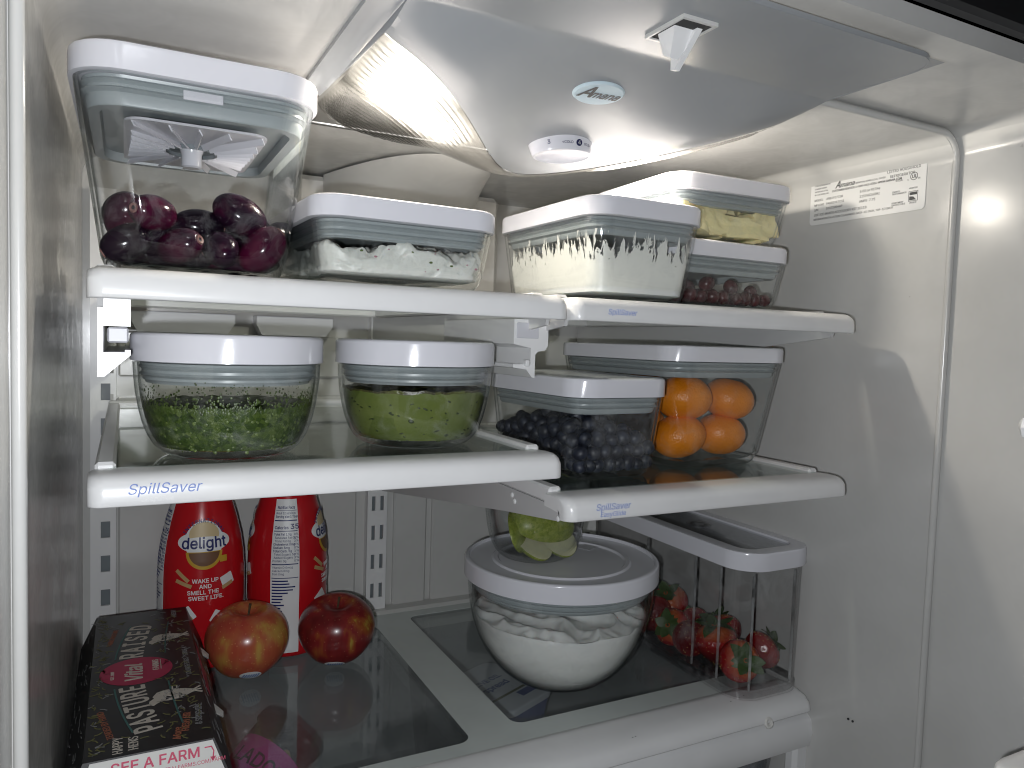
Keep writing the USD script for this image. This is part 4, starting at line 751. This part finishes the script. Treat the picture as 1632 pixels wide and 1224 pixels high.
# ------------------------------------------------------------------ creamer bottles
BP = np.array([(.0385, 0), (.0420, .003), (.0432, .010), (.0432, .095), (.0420, .115), (.0395, .133), (.0350, .153), (.0295, .172), (.0245, .188), (.0205, .200), (.0190, .208), (.0190, .214)])
def Rb(z): return np.interp(z, BP[:, 1], BP[:, 0])
def wrap(m, a0, z0, off=.0003, scale_top=True):
    m = m.copy(); v = m.vertices; z = z0 + v[:, 1]; r = Rb(z) + off + v[:, 2]; a = a0 + v[:, 0] / .0432 if scale_top else a0 + v[:, 0] / Rb(z)
    m.vertices = np.c_[r * np.cos(a), r * np.sin(a), z]; return m
def dense(m, e=.003):
    v, f = trimesh.remesh.subdivide_to_size(m.vertices, m.faces, e); return trimesh.Trimesh(v, f, process=False)
def bottle():
    t = proto_class('creamer_shape'); tp = t
    def part(name, m, k, sm=40): usdkit.mesh(stage, str(t.GetPath()) + '/' + numbered(t.GetPath(), name), m, M[k], smooth=sm)
    part('body', lathe([tuple(p) for p in BP], 80), 'red'); part('cap', lathe([(.0205, .212), (.0215, .214), (.0215, .232), (.0195, .235)], 40), 'white_print')
    def logo(a0):
        K, zc = 1.42, .1350
        def wf(poly, dz, off): return wrap(dense(flat(affinity.scale(poly, K, K, origin=(0, 0)))), a0, zc + dz * K, off)
        part('logo_panel', wf(ell(.0205, .0078).union(affinity.translate(ell(.0150, .0140), 0, .0010)), 0, .0003), 'white_print')
        part('logo_foam', wf(affinity.translate(ell(.0118, .0085), 0, .0055), 0, .0006), 'cream_print')
        part('logo_cup', wf(Point(0, 0).buffer(.0132).intersection(sbox(-.03, -.03, .03, -.0005)).union(sbox(.011, -.009, .0165, -.0045)), -.0065, .0007), 'gold_print')
        part('logo_coffee', wf(Point(0, 0).buffer(.0112).intersection(sbox(-.03, -.03, .03, -.0015)), -.0060, .0010), 'brown_print')
        part('logo_band', wf(ell(.0195, .0050), -.0012, .0012), 'white_print')
        part('logo_word', wrap(dense(text('delight', .0076 * K, True, 0, .98)), a0, zc - .0042 * K, .0015), 'navy')
        arc = []
        for i, ch in enumerate('INTERNATIONAL'):
            th = math.radians(156 - i * 132 / 12); m = text(ch, .0027 * K, True); an = th - PI / 2; c_, s_ = math.cos(an), math.sin(an); v = m.vertices.copy()
            m.vertices = np.c_[v[:, 0] * c_ - v[:, 1] * s_ + .0152 * K * math.cos(th), v[:, 0] * s_ + v[:, 1] * c_ + .0128 * K * math.sin(th), v[:, 2]]; arc.append(m)
        part('logo_arc', wrap(cat(arc), a0, zc + .0015, .0016), 'navy')
        for i, (s_, x, dy) in enumerate((('WAKE UP', .001, .0935), ('AND', .001, .0875), ('SMELL THE', -.001, .0815), ('SWEET LIFE.', .002, .0755))): part('slogan', wrap(mv(text(s_, .0041, True), x, 0, 0), a0, dy, .0005), 'white_print')
        for (x, z, ang) in ((-.0215, .1010, -42), (-.0200, .0930, -22)):
            part('wafer', wrap_flat(affinity.rotate(sbox(-.0085, -.0019, .0085, .0019), ang), a0 + x / .0432, z, .0005), 'tan_print')
        for (x, z, s_, an) in ((.0235, .0930, 1.25, 20), (-.0175, .0600, 1.5, 35), (.0140, .0550, 1.3, -30)):
            part('marshmallow', wrap_flat(affinity.rotate(sbox(-.0045 * s_, -.0040 * s_, .0045 * s_, .0040 * s_).buffer(.0012), an), a0 + x / .0432, z, .0005), 'white_print')
            part('marshmallow_side', wrap_flat(affinity.rotate(sbox(-.0045 * s_, -.0052 * s_, .0045 * s_, -.0030 * s_).buffer(.0006), an), a0 + x / .0432, z, .0008), 'tan_print')
    def wrap_flat(poly, a0, z0, off): return wrap(dense(flat(poly)), a0, z0, off)
    for a0 in (0, PI): logo(a0)
    def widen(m): m = m.copy(); m.vertices = m.vertices * (1.32, 1.1, 1); return m
    for a0 in (-1.42, PI - 1.42):
        part('facts_panel', wrap_flat(sbox(-.0152, .006, .0152, .172), a0, 0, .0003), 'white_print')
        T = [mv(text('Nutrition Facts', .0027, True, 0, .72), 0, .1455, 0), mv(text('Calories', .0028, True, sx=.85, center=False), -.0102, .1265, 0), mv(text('35', .0046, True), .0080, .1265, 0)]
        for zb, w in ((.1440, .0004), (.1345, .0010), (.1245, .0007), (.0925, .0009), (.0790, .0007)): T.append(bar((-.0105, zb), (.0105, zb), w))
        rg = np.random.default_rng(3)
        for i, s_ in enumerate(('about 32 servings', 'Serving size 1 Tbsp')): T.append(mv(text(s_, .0021, i == 1, center=False, sx=.8), -.0102, .1405 - i * .0033, 0))
        for i, s_ in enumerate(('Total Fat 1.5g', 'Saturated Fat 0g', 'Trans Fat 0g', 'Cholesterol 0mg', 'Sodium 5mg', 'Total Carb. 5g', 'Total Sugars 5g', 'Added Sugars', 'Protein 0g')):
            T.append(mv(text(s_, .0021, i in (0, 3, 4, 5), center=False, sx=.8), -.0102 + .001 * (i in (1, 2, 6, 7)), .1205 - i * .0032, 0)); T.append(mv(text('%d%%' % (i % 4), .0020, center=False), .0070, .1205 - i * .0032, 0))
        for i in range(3): T.append(mv(text(('Vitamin D 0mcg', 'Calcium 0mg', 'Iron 0mg')[i], .0020, center=False, sx=.8), -.0102, .0885 - i * .0032, 0))
        for i in range(18):
            zz = .0760 - i * .0030
            T.append(bar((-.0102, zz), (-.0102 + .0200 * rg.uniform(.6, 1) * (1 if i < 5 else .55), zz), .0013))
        part('facts_print', wrap(dense(widen(cat(T)), .004), a0, .002, .0006), 'navy')
    return t
bt_ = bottle()
def look_at(x, y): return math.atan2(CP[1] - y, CP[0] - x)
def zrot(a): return np.array([[math.cos(a), -math.sin(a), 0], [math.sin(a), math.cos(a), 0], [0, 0, 1]])
instance(bt_, 'creamer_bottle', 'red creamer bottle with its delight logo facing out, left of the pair', 'bottle', None, (.0985, .402, .0006), zrot(look_at(.0985, .402) + .06))
instance(bt_, 'creamer_bottle', 'red creamer bottle turned to show its nutrition panel, right of the pair', 'bottle', None, (.1885, .400, .0006), zrot(look_at(.1885, .400) + 1.36))

# ------------------------------------------------------------------ apples
def apple(label, mk, x, y, r, ax, rot, seed, sc):
    t = thing('apple', label, 'apple'); prof = []
    for th in np.linspace(-PI / 2, PI / 2, 46):
        rr_ = math.cos(th); z = math.sin(th); k = 1 + .06 * z
        d = .30 * math.exp(-(rr_ / .30) ** 2) if z > 0 else .16 * math.exp(-(rr_ / .26) ** 2)
        prof.append((max(rr_ * k, 1e-4), (z - math.copysign(d, z)) * .93))
    m = lathe(prof, 72); v = m.vertices; a = np.arctan2(v[:, 1], v[:, 0])
    m.vertices = v * r * (np.array(sc) * (1 + .016 * np.cos(5 * a) * np.clip(-v[:, 2] + .2, 0, 1) + .02 * clip_noise(v, 1.2, seed))[:, None])
    obj('flesh', m, mk, t, smooth=True)
    obj('stem', tube([(0, 0, r * .55), (.0008, 0, r * .72), (.002, .001, r * .92)], [.0012, .0010, .0014], 8), 'stem', t)
    st = ell(.0105, .0085); tri = dense(flat(st, .0001), .0015)
    n = np.array([math.cos(rot), math.sin(rot), -.78]); n /= np.linalg.norm(n); X = np.cross((0, 0, 1.0), n); X /= np.linalg.norm(X); U = np.cross(n, X)
    import trimesh.proximity
    def onskin(mm, off):
        P = mm.vertices; W_ = n * r * 1.2 + P[:, :1] * X + P[:, 1:2] * U; d = -np.tile(n, (len(W_), 1)); 
        loc, ri, _ = m.ray.intersects_location(W_, d, multiple_hits=False); out = W_ - n * r * .2; out[ri] = loc; q = mm.copy(); q.vertices = out + n * (off + P[:, 2:3]); return q
    sk_ = obj('sticker', onskin(tri, .0004), 'paper', t, smooth=60)
    stripes = cat([dense(flat(affinity.rotate(sbox(-.0007, -.0040 - .001 * (i % 2), .0007, .0040 + .001 * (i % 2)), -12, origin=(0, 0)), .0001), .002) if False else dense(mv(flat(affinity.rotate(sbox(-.0006, -.0042, .0006, .0042), -14), .0001), (i - 3) * .0023, 0, 0), .002) for i in range(7)])
    obj('sticker_print', onskin(stripes, .0008), 'sticker_blue', sk_, smooth=60)
    zx = np.array(ax, float); zx /= np.linalg.norm(zx); xa = np.cross((0, 1, 0), zx); xa /= np.linalg.norm(xa); R_ = np.c_[xa, np.cross(zx, xa), zx]
    lo = (m.vertices @ R_.T)[:, 2].min(); set_pose(t, (x, y, .0006 - lo), R_)
apple('golden-pink blushed apple, the left one beside the egg carton', 'apple_gold', .1370, .336, .0410, (.0, -.10, 1), look_at(.137, .336) + .12, 1, (1, 1, 1.0))
apple('deep red apple with yellow patches, the right one', 'apple_red', .2285, .332, .0405, (-.05, -.22, 1), look_at(.2285, .332) - .05, 2, (1, 1, .97))

# ------------------------------------------------------------------ egg carton
def carton():
    t = thing('egg_carton', 'black printed carton of eggs with a pink oval and white lettering', 'egg carton', (0, 0, .0006))
    x0, x1, y0, y1, zt = .0005, .0800, .084, .361, .0700
    rings = [[(x0 - .006, y0 - .004, 0), (x1 + .006, y0 - .004, 0), (x1 + .006, y1 + .004, 0), (x0 - .006, y1 + .004, 0)], [(x0 - .014, y0 - .012, .036), (x1 + .014, y0 - .012, .036), (x1 + .014, y1 + .010, .036), (x0 - .014, y1 + .010, .036)]]
    rt = rings[1], [(x0, y0, zt), (x1, y0, zt), (x1, y1, zt), (x0, y1, zt)]
    def ccw(r): return np.array(r)
    obj('base_tray', loft([ccw(r) for r in rings]), 'carton', t, smooth=False); lid = obj('lid', loft([ccw(rt[0]) + (0, 0, .0006), ccw(rt[1])]), 'carton', t, smooth=False)
    for yy in (.300, .178):     # white locking tabs at the side
        obj('locking_tab', trimesh.convex.convex_hull(np.array([(x1 + .004, yy - .012, .052), (x1 + .004, yy + .010, .052), (x1 + .016, yy - .006, .040), (x1 + .017, yy + .004, .040), (x1 + .016, yy, .0365), (x1 + .003, yy - .012, .0515), (x1 + .003, yy + .010, .0515)])), 'card', t, smooth=False)
    O = np.array([0, 0, zt + .0001]); X = (0, 1, 0); Yv = (-1, 0, 0)
    def top(m): return place(m, O, X, Yv)      # lettering runs away from the viewer, its tops to the left
    # local: u = y, v = -x
    def at(m, y, x, a=0):
        m = m.copy(); c_, s_ = math.cos(math.radians(a)), math.sin(math.radians(a)); v = m.vertices.copy(); m.vertices = np.c_[v[:, 0] * c_ - v[:, 1] * s_ + y, v[:, 0] * s_ + v[:, 1] * c_ - x, v[:, 2]]; return m
    W_ = []
    yc, xc = .2190, .0335
    def arcword(s_, y_a, y_b, xa, bulge, h, bold, sx):
        n = len(s_); out = []
        for i, ch in enumerate(s_):
            f = (i + .5) / n; y = y_a + (y_b - y_a) * f; x = xa + bulge * ((y - yc) / .10) ** 2; sl = 2 * bulge * (y - yc) / .10 ** 2
            out.append(at(text(ch, h, bold, 0, sx), y, x, -math.degrees(math.atan(sl))))
        return out
    words = [arcword('PASTURE', .112, .192, .0375, .0100, .0175, True, .64), arcword('RAISED', .245, .322, .0375, .0100, .0175, True, .68)]
    words += [[at(text('HAPPY', .0062, False, 0, .8), .0960 + .003, .0235, 0), at(text('HENS', .0062, False, 0, .8), .0985, .0330, 0)]]
    for w_ in words: obj('printed_title', top(cat(w_)), 'carton_text', lid, kind='stuff')
    pk = obj('printed_oval', top(at(flat(ell(.0265, .0270)), yc, xc)), 'carton_pink', lid)
    obj('oval_lettering', top(cat([at(text('Vital', .0125, True, .25, .95), yc - .002, xc + .004), at(text('FARMS', .0046, True), yc + .006, xc + .0165), at(text('EST. 2007', .0024, True), yc - .004, xc - .0165), at(bar((-.010, 0), (.010, 0), .0006), yc + .006, xc + .0182)])) if False else place(cat([at(text('Vital', .0125, True, .25, .95), yc - .002, xc + .004), at(text('FARMS', .0046, True), yc + .006, xc + .0165), at(text('EST. 2007', .0024, True), yc - .004, xc - .0165), at(bar((-.010, 0), (.010, 0), .0006), yc + .006, xc + .0182)]), O + (0, 0, .0003), X, Yv), 'carton_text', pk)
    # two white hens, heads to the lower left as printed
    hens = []
    for (y, x, s_) in ((.2850, .0600, 1), (.1640, .0590, 1.12)):
        body = Polygon([(.0005, .0135), (.0050, .0105), (.0066, .0050), (.0060, -.0015), (.0038, -.0075), (.0012, -.0125), (-.0012, -.0125), (-.0038, -.0080), (-.0062, -.0015), (-.0068, .0045), (-.0055, .0090), (-.0030, .0120)]).buffer(.0008)
        head = Polygon([(-.0060, .0070), (-.0015, .0125), (-.0050, .0165), (-.0078, .0170), (-.0105, .0150), (-.0085, .0130), (-.0072, .0105)]).buffer(.0006)
        tail = unary_union([LineString([(0, -.012), (k * .0042, -.0180)]).buffer(.0007) for k in (-1, 0, 1)]); legs = unary_union([LineString([(.0055, y_), (.0105, y_ - .0006)]).buffer(.0005) for y_ in (.0005, -.0025)])
        h = affinity.scale(unary_union([body, head, tail, legs]), s_ * 1.12, s_ * .95, origin=(0, 0)).difference(affinity.scale(Polygon([(-.0075, .0065), (-.0010, .0050), (-.0040, .0010)]), s_, s_, origin=(0, 0)))
        obj('printed_hen', top(cat([at(flat(g), y, x, 4) for g in getattr(h, 'geoms', [h])])), 'carton_text', lid, kind='stuff')
    dots = np.random.default_rng(2); dd = [at(bar((0, 0), (.0012, .0004), .0004), dots.normal(.285, .006), dots.normal(.060, .005), dots.uniform(0, 180)) for _ in range(60)] + [at(bar((0, 0), (.0012, .0004), .0004), dots.normal(.164, .006), dots.normal(.059, .005), dots.uniform(0, 180)) for _ in range(60)]
    obj('hen_hatching', place(cat(dd), O + (0, 0, .0003), X, Yv), 'carton_grey', lid, kind='stuff')
    obj('printed_side_text', top(cat([at(text('TENDED BY HAND', .0044, False, 0, .85), .132, .0145, 10), at(text('FARMS PASTURE', .0040, False, 0, .85), .300, .0170, -8), at(text('FRESH AIR', .0048, True, 0, .8), .1150, .0665, -6), at(text('More', .0050, True, .3), .100, .0600, -6)])), 'carton_rust', lid)
    obj('printed_count_text', top(cat([at(text('* 12 LARGE EGGS - GRADE A *', .0040, False, 0, .82), .2250, .0735, 0), at(text('& SUNSHINE', .0046, False, 0, .85), .1240, .0755, -4), at(text('PASTURE', .0050, False), .335, .0100, 40), at(text('FRESH', .0042, True), .345, .0700, 0)])), 'carton_grey', lid)
    cv = []
    for s_ in (-1, 1):
        for side in (.0165, .0555):
            pts = [(yc + s_ * y, -(side + (.012 if side < .03 else .006) * ((y / .10) ** 2) * (1 if side < .03 else 1))) for y in np.linspace(.030, .105, 14)]
            cv.append(flat(LineString(pts).buffer(.0006)))
    obj('printed_curve', top(cat(cv)), 'carton_teal', lid)
    rg = np.random.default_rng(17); lv = []; lg = []
    for k in range(240):
        y = rg.uniform(.090, .355); x = rg.choice([rg.uniform(.003, .013), rg.uniform(.050, .076)]) if k % 3 else rg.uniform(.003, .077)
        if abs(y - yc) < .105 and .012 < x < .050: continue
        p = LineString([(0, 0), (.0025, .0008), (.0050, .0003)]).buffer(.00045); (lg if k % 4 == 0 else lv).append(at(flat(p), y, x, rg.uniform(0, 360)))
    obj('printed_leaves', top(cat(lv)), 'carton_olive', lid, kind='stuff'); obj('printed_sprigs', top(cat(lg)), 'carton_grey', lid, kind='stuff')
    # side faces: grey brush strokes and a pink band on the right
    n = np.array([.034, 0, .014]); n /= np.linalg.norm(n); dn = np.array([.014, 0, -.034]); dn /= np.linalg.norm(dn); sd = []
    for k in range(60): sd.append(at(bar((0, 0), (.010 * rg.uniform(.4, 1), .002), .0006), rg.uniform(.085, .30), rg.uniform(.002, .034), rg.uniform(-15, 25)))
    obj('printed_strokes', place(cat(sd), np.array([x1, 0, zt]) + n * .0003, (0, 1, 0), -dn, n), 'carton_grey', lid, kind='stuff')
    obj('printed_band', place(cat([flat(Polygon([(.20, -.006), (.27, -.004), (.27, -.010), (.20, -.014)])), flat(Polygon([(.185, -.008), (.235, -.014), (.235, -.020), (.185, -.018)]))]), np.array([x1, 0, zt]) + n * .0005, (0, 1, 0), -dn, n), 'carton_pink', lid)
    nl = np.array([-.034, 0, .014]); nl /= np.linalg.norm(nl); dl = np.array([-.014, 0, -.034]); dl /= np.linalg.norm(dl); sd = [at(bar((0, 0), (.016 * rg.uniform(.3, 1), .002), .0007), rg.uniform(.09, .35), -rg.uniform(.002, .034), rg.uniform(-15, 15)) for _ in range(40)]
    obj('printed_strokes', place(cat(sd), np.array([x0, 0, zt]) + nl * .0003, (0, 1, 0), dl, nl), 'carton_grey', lid, kind='stuff')
    # white front end panel
    nf = np.array([0, -.034, .012]); nf /= np.linalg.norm(nf); uf = np.array([0, .012, .034]); uf /= np.linalg.norm(uf); ofr = np.array([x0, y0, zt])
    pan = obj('end_panel', place(flat(Polygon([(.004, -.001), (x1 - x0 - .001, -.001), (x1 - x0 + .011, -.034), (-.006, -.034)]), .0004), ofr + nf * .0003, (1, 0, 0), uf, nf), 'card', lid)
    obj('end_lettering', place(cat([mv(text('SEE A FARM', .0062, True, 0, 1.1), .043, -.0100, 0), mv(text('SEE YOUR FARM AT VITALFARMS.COM/FARM', .0024), .050, -.0150, 0), mv(flat(LineString([(.0, .004), (.004, .004), (.0055, .001), (.005, -.003)]).buffer(.0004)), .0735, -.0090, 0), mv(flat(Polygon([(-.002, 0), (.002, 0), (0, -.003)])), .0785, -.0115, 0)]), ofr + nf * .0008, (1, 0, 0), uf, nf), 'hot_pink', pan)
carton()

# ------------------------------------------------------------------ things in the drawers, seen through the glass
j = thing('snack_jar', 'clear jar with a magenta label lying under the glass near the egg carton', 'jar')
obj('jar_body', lathe([(.030, 0), (.033, .003), (.033, .070), (.036, .073), (.036, .078)], 60), 'clear_plastic', j); obj('jar_label', lathe([(.0334, .014), (.0334, .052)], 60, False, False), 'magenta', j)
tx = text('LADOH', .0130, True, 0, .9); tx.vertices = np.c_[.0338 * np.cos(tx.vertices[:, 0] / .0338), .0338 * np.sin(tx.vertices[:, 0] / .0338), tx.vertices[:, 1] + .026]
obj('label_lettering', tx, 'ink', j)
rg = np.random.default_rng(6); obj('jar_contents', cat([mv(blob(.006, k, sub=1), *(rg.uniform(-.018, .018, 2)), rg.uniform(.010, .058)) for k in range(26)]), 'nut', j, kind='stuff')
ax = np.array([.72, .50, .48]); ax /= np.linalg.norm(ax); xa = np.array([-.15, -.70, .70]); xa -= ax * (xa @ ax); xa /= np.linalg.norm(xa)
set_pose(j, (.114, .2430, -.082), np.c_[xa, np.cross(ax, xa), ax])
tb = thing('margarine_tub', 'white and blue plastic tub under the glass below the cream bowl', 'tub', (.435, .352, -.128), 24)
obj('tub_body', loft([rr(.080, .095, .014, 0), rr(.092, .108, .016, .045)]), 'tub_blue', tb, smooth=40); tl = obj('tub_lid', loft([rr(.096, .112, .018, .0452), rr(.097, .113, .018, .052), rr(.092, .108, .016, .054)]), 'tub_white', tb, smooth=40)
obj('lid_print', mv(cat([mv(text('OLIVE OIL', .008, True), -.004, .012, 0), mv(text('spread', .010, True), -.004, -.006, 0), mv(flat(sbox(-.018, -.006, .018, .006)), .018, -.036, 0)]), 0, 0, .0542), 'tub_blue', tl)
obj('lid_stripe', mv(flat(sbox(-.046, -.027, .046, -.023)), 0, 0, .0542), 'carton_olive', tl)
on = thing('red_onion', 'dark red onion under the glass right of the tub', 'onion', (.535, .235, -.110))
m = lathe([(.002, -.034), (.016, -.032), (.030, -.016), (.034, 0), (.030, .016), (.014, .029), (.004, .036), (.003, .046)], 48); obj('bulb_skin', m, 'plum', on, smooth=60); obj('root_tuft', mv(lathe([(.005, -.003), (.002, 0)], 12), 0, 0, -.034), 'stem', on)
on = thing('red_onion', 'dark red onion under the glass at the bottom, in the left drawer', 'onion', (.215, .170, -.135)); obj('bulb_skin', m.copy(), 'plum', on, smooth=60); obj('root_tuft', mv(lathe([(.005, -.003), (.002, 0)], 12), 0, 0, -.034), 'stem', on)

# ------------------------------------------------------------------ corner of the open door at the right edge
d = obj('door', bx(.760, .800, -.80, -.225, -.20, .56, .004), 'trim', fridge, label='open door with white shelf rails and a clear bin')
def rail_bar(y1, z, x, h=.0155):
    P = [(-.012, 0), (-.010, h * .35), (-.004, h * .5), (.26, h * .5), (.26, -h * .5), (-.004, -h * .5), (-.010, -h * .35)]
    return extrude_y([(x + a, z + b) for a, b in P], -.60, y1)
for zz in (.3110, .0990): obj('bin_rail', trimesh.convex.convex_hull(np.vstack([rail_bar(-.206, zz, .5010).vertices, rail_bar(-.198, zz, .513, .008).vertices])), 'trim', d)
M['smoke'] = glass('smoke', (.45, .50, .56), (.25, .29, .34), haze=.05)
obj('bin_wall', loft([mv_ring(rr(.25, .36, .02, z), .630, -.384) for z in (.232, .300)] + [mv_ring(rr(.245, .355, .018, z), .630, -.384) for z in (.300, .237)]), 'smoke', d, smooth=40)
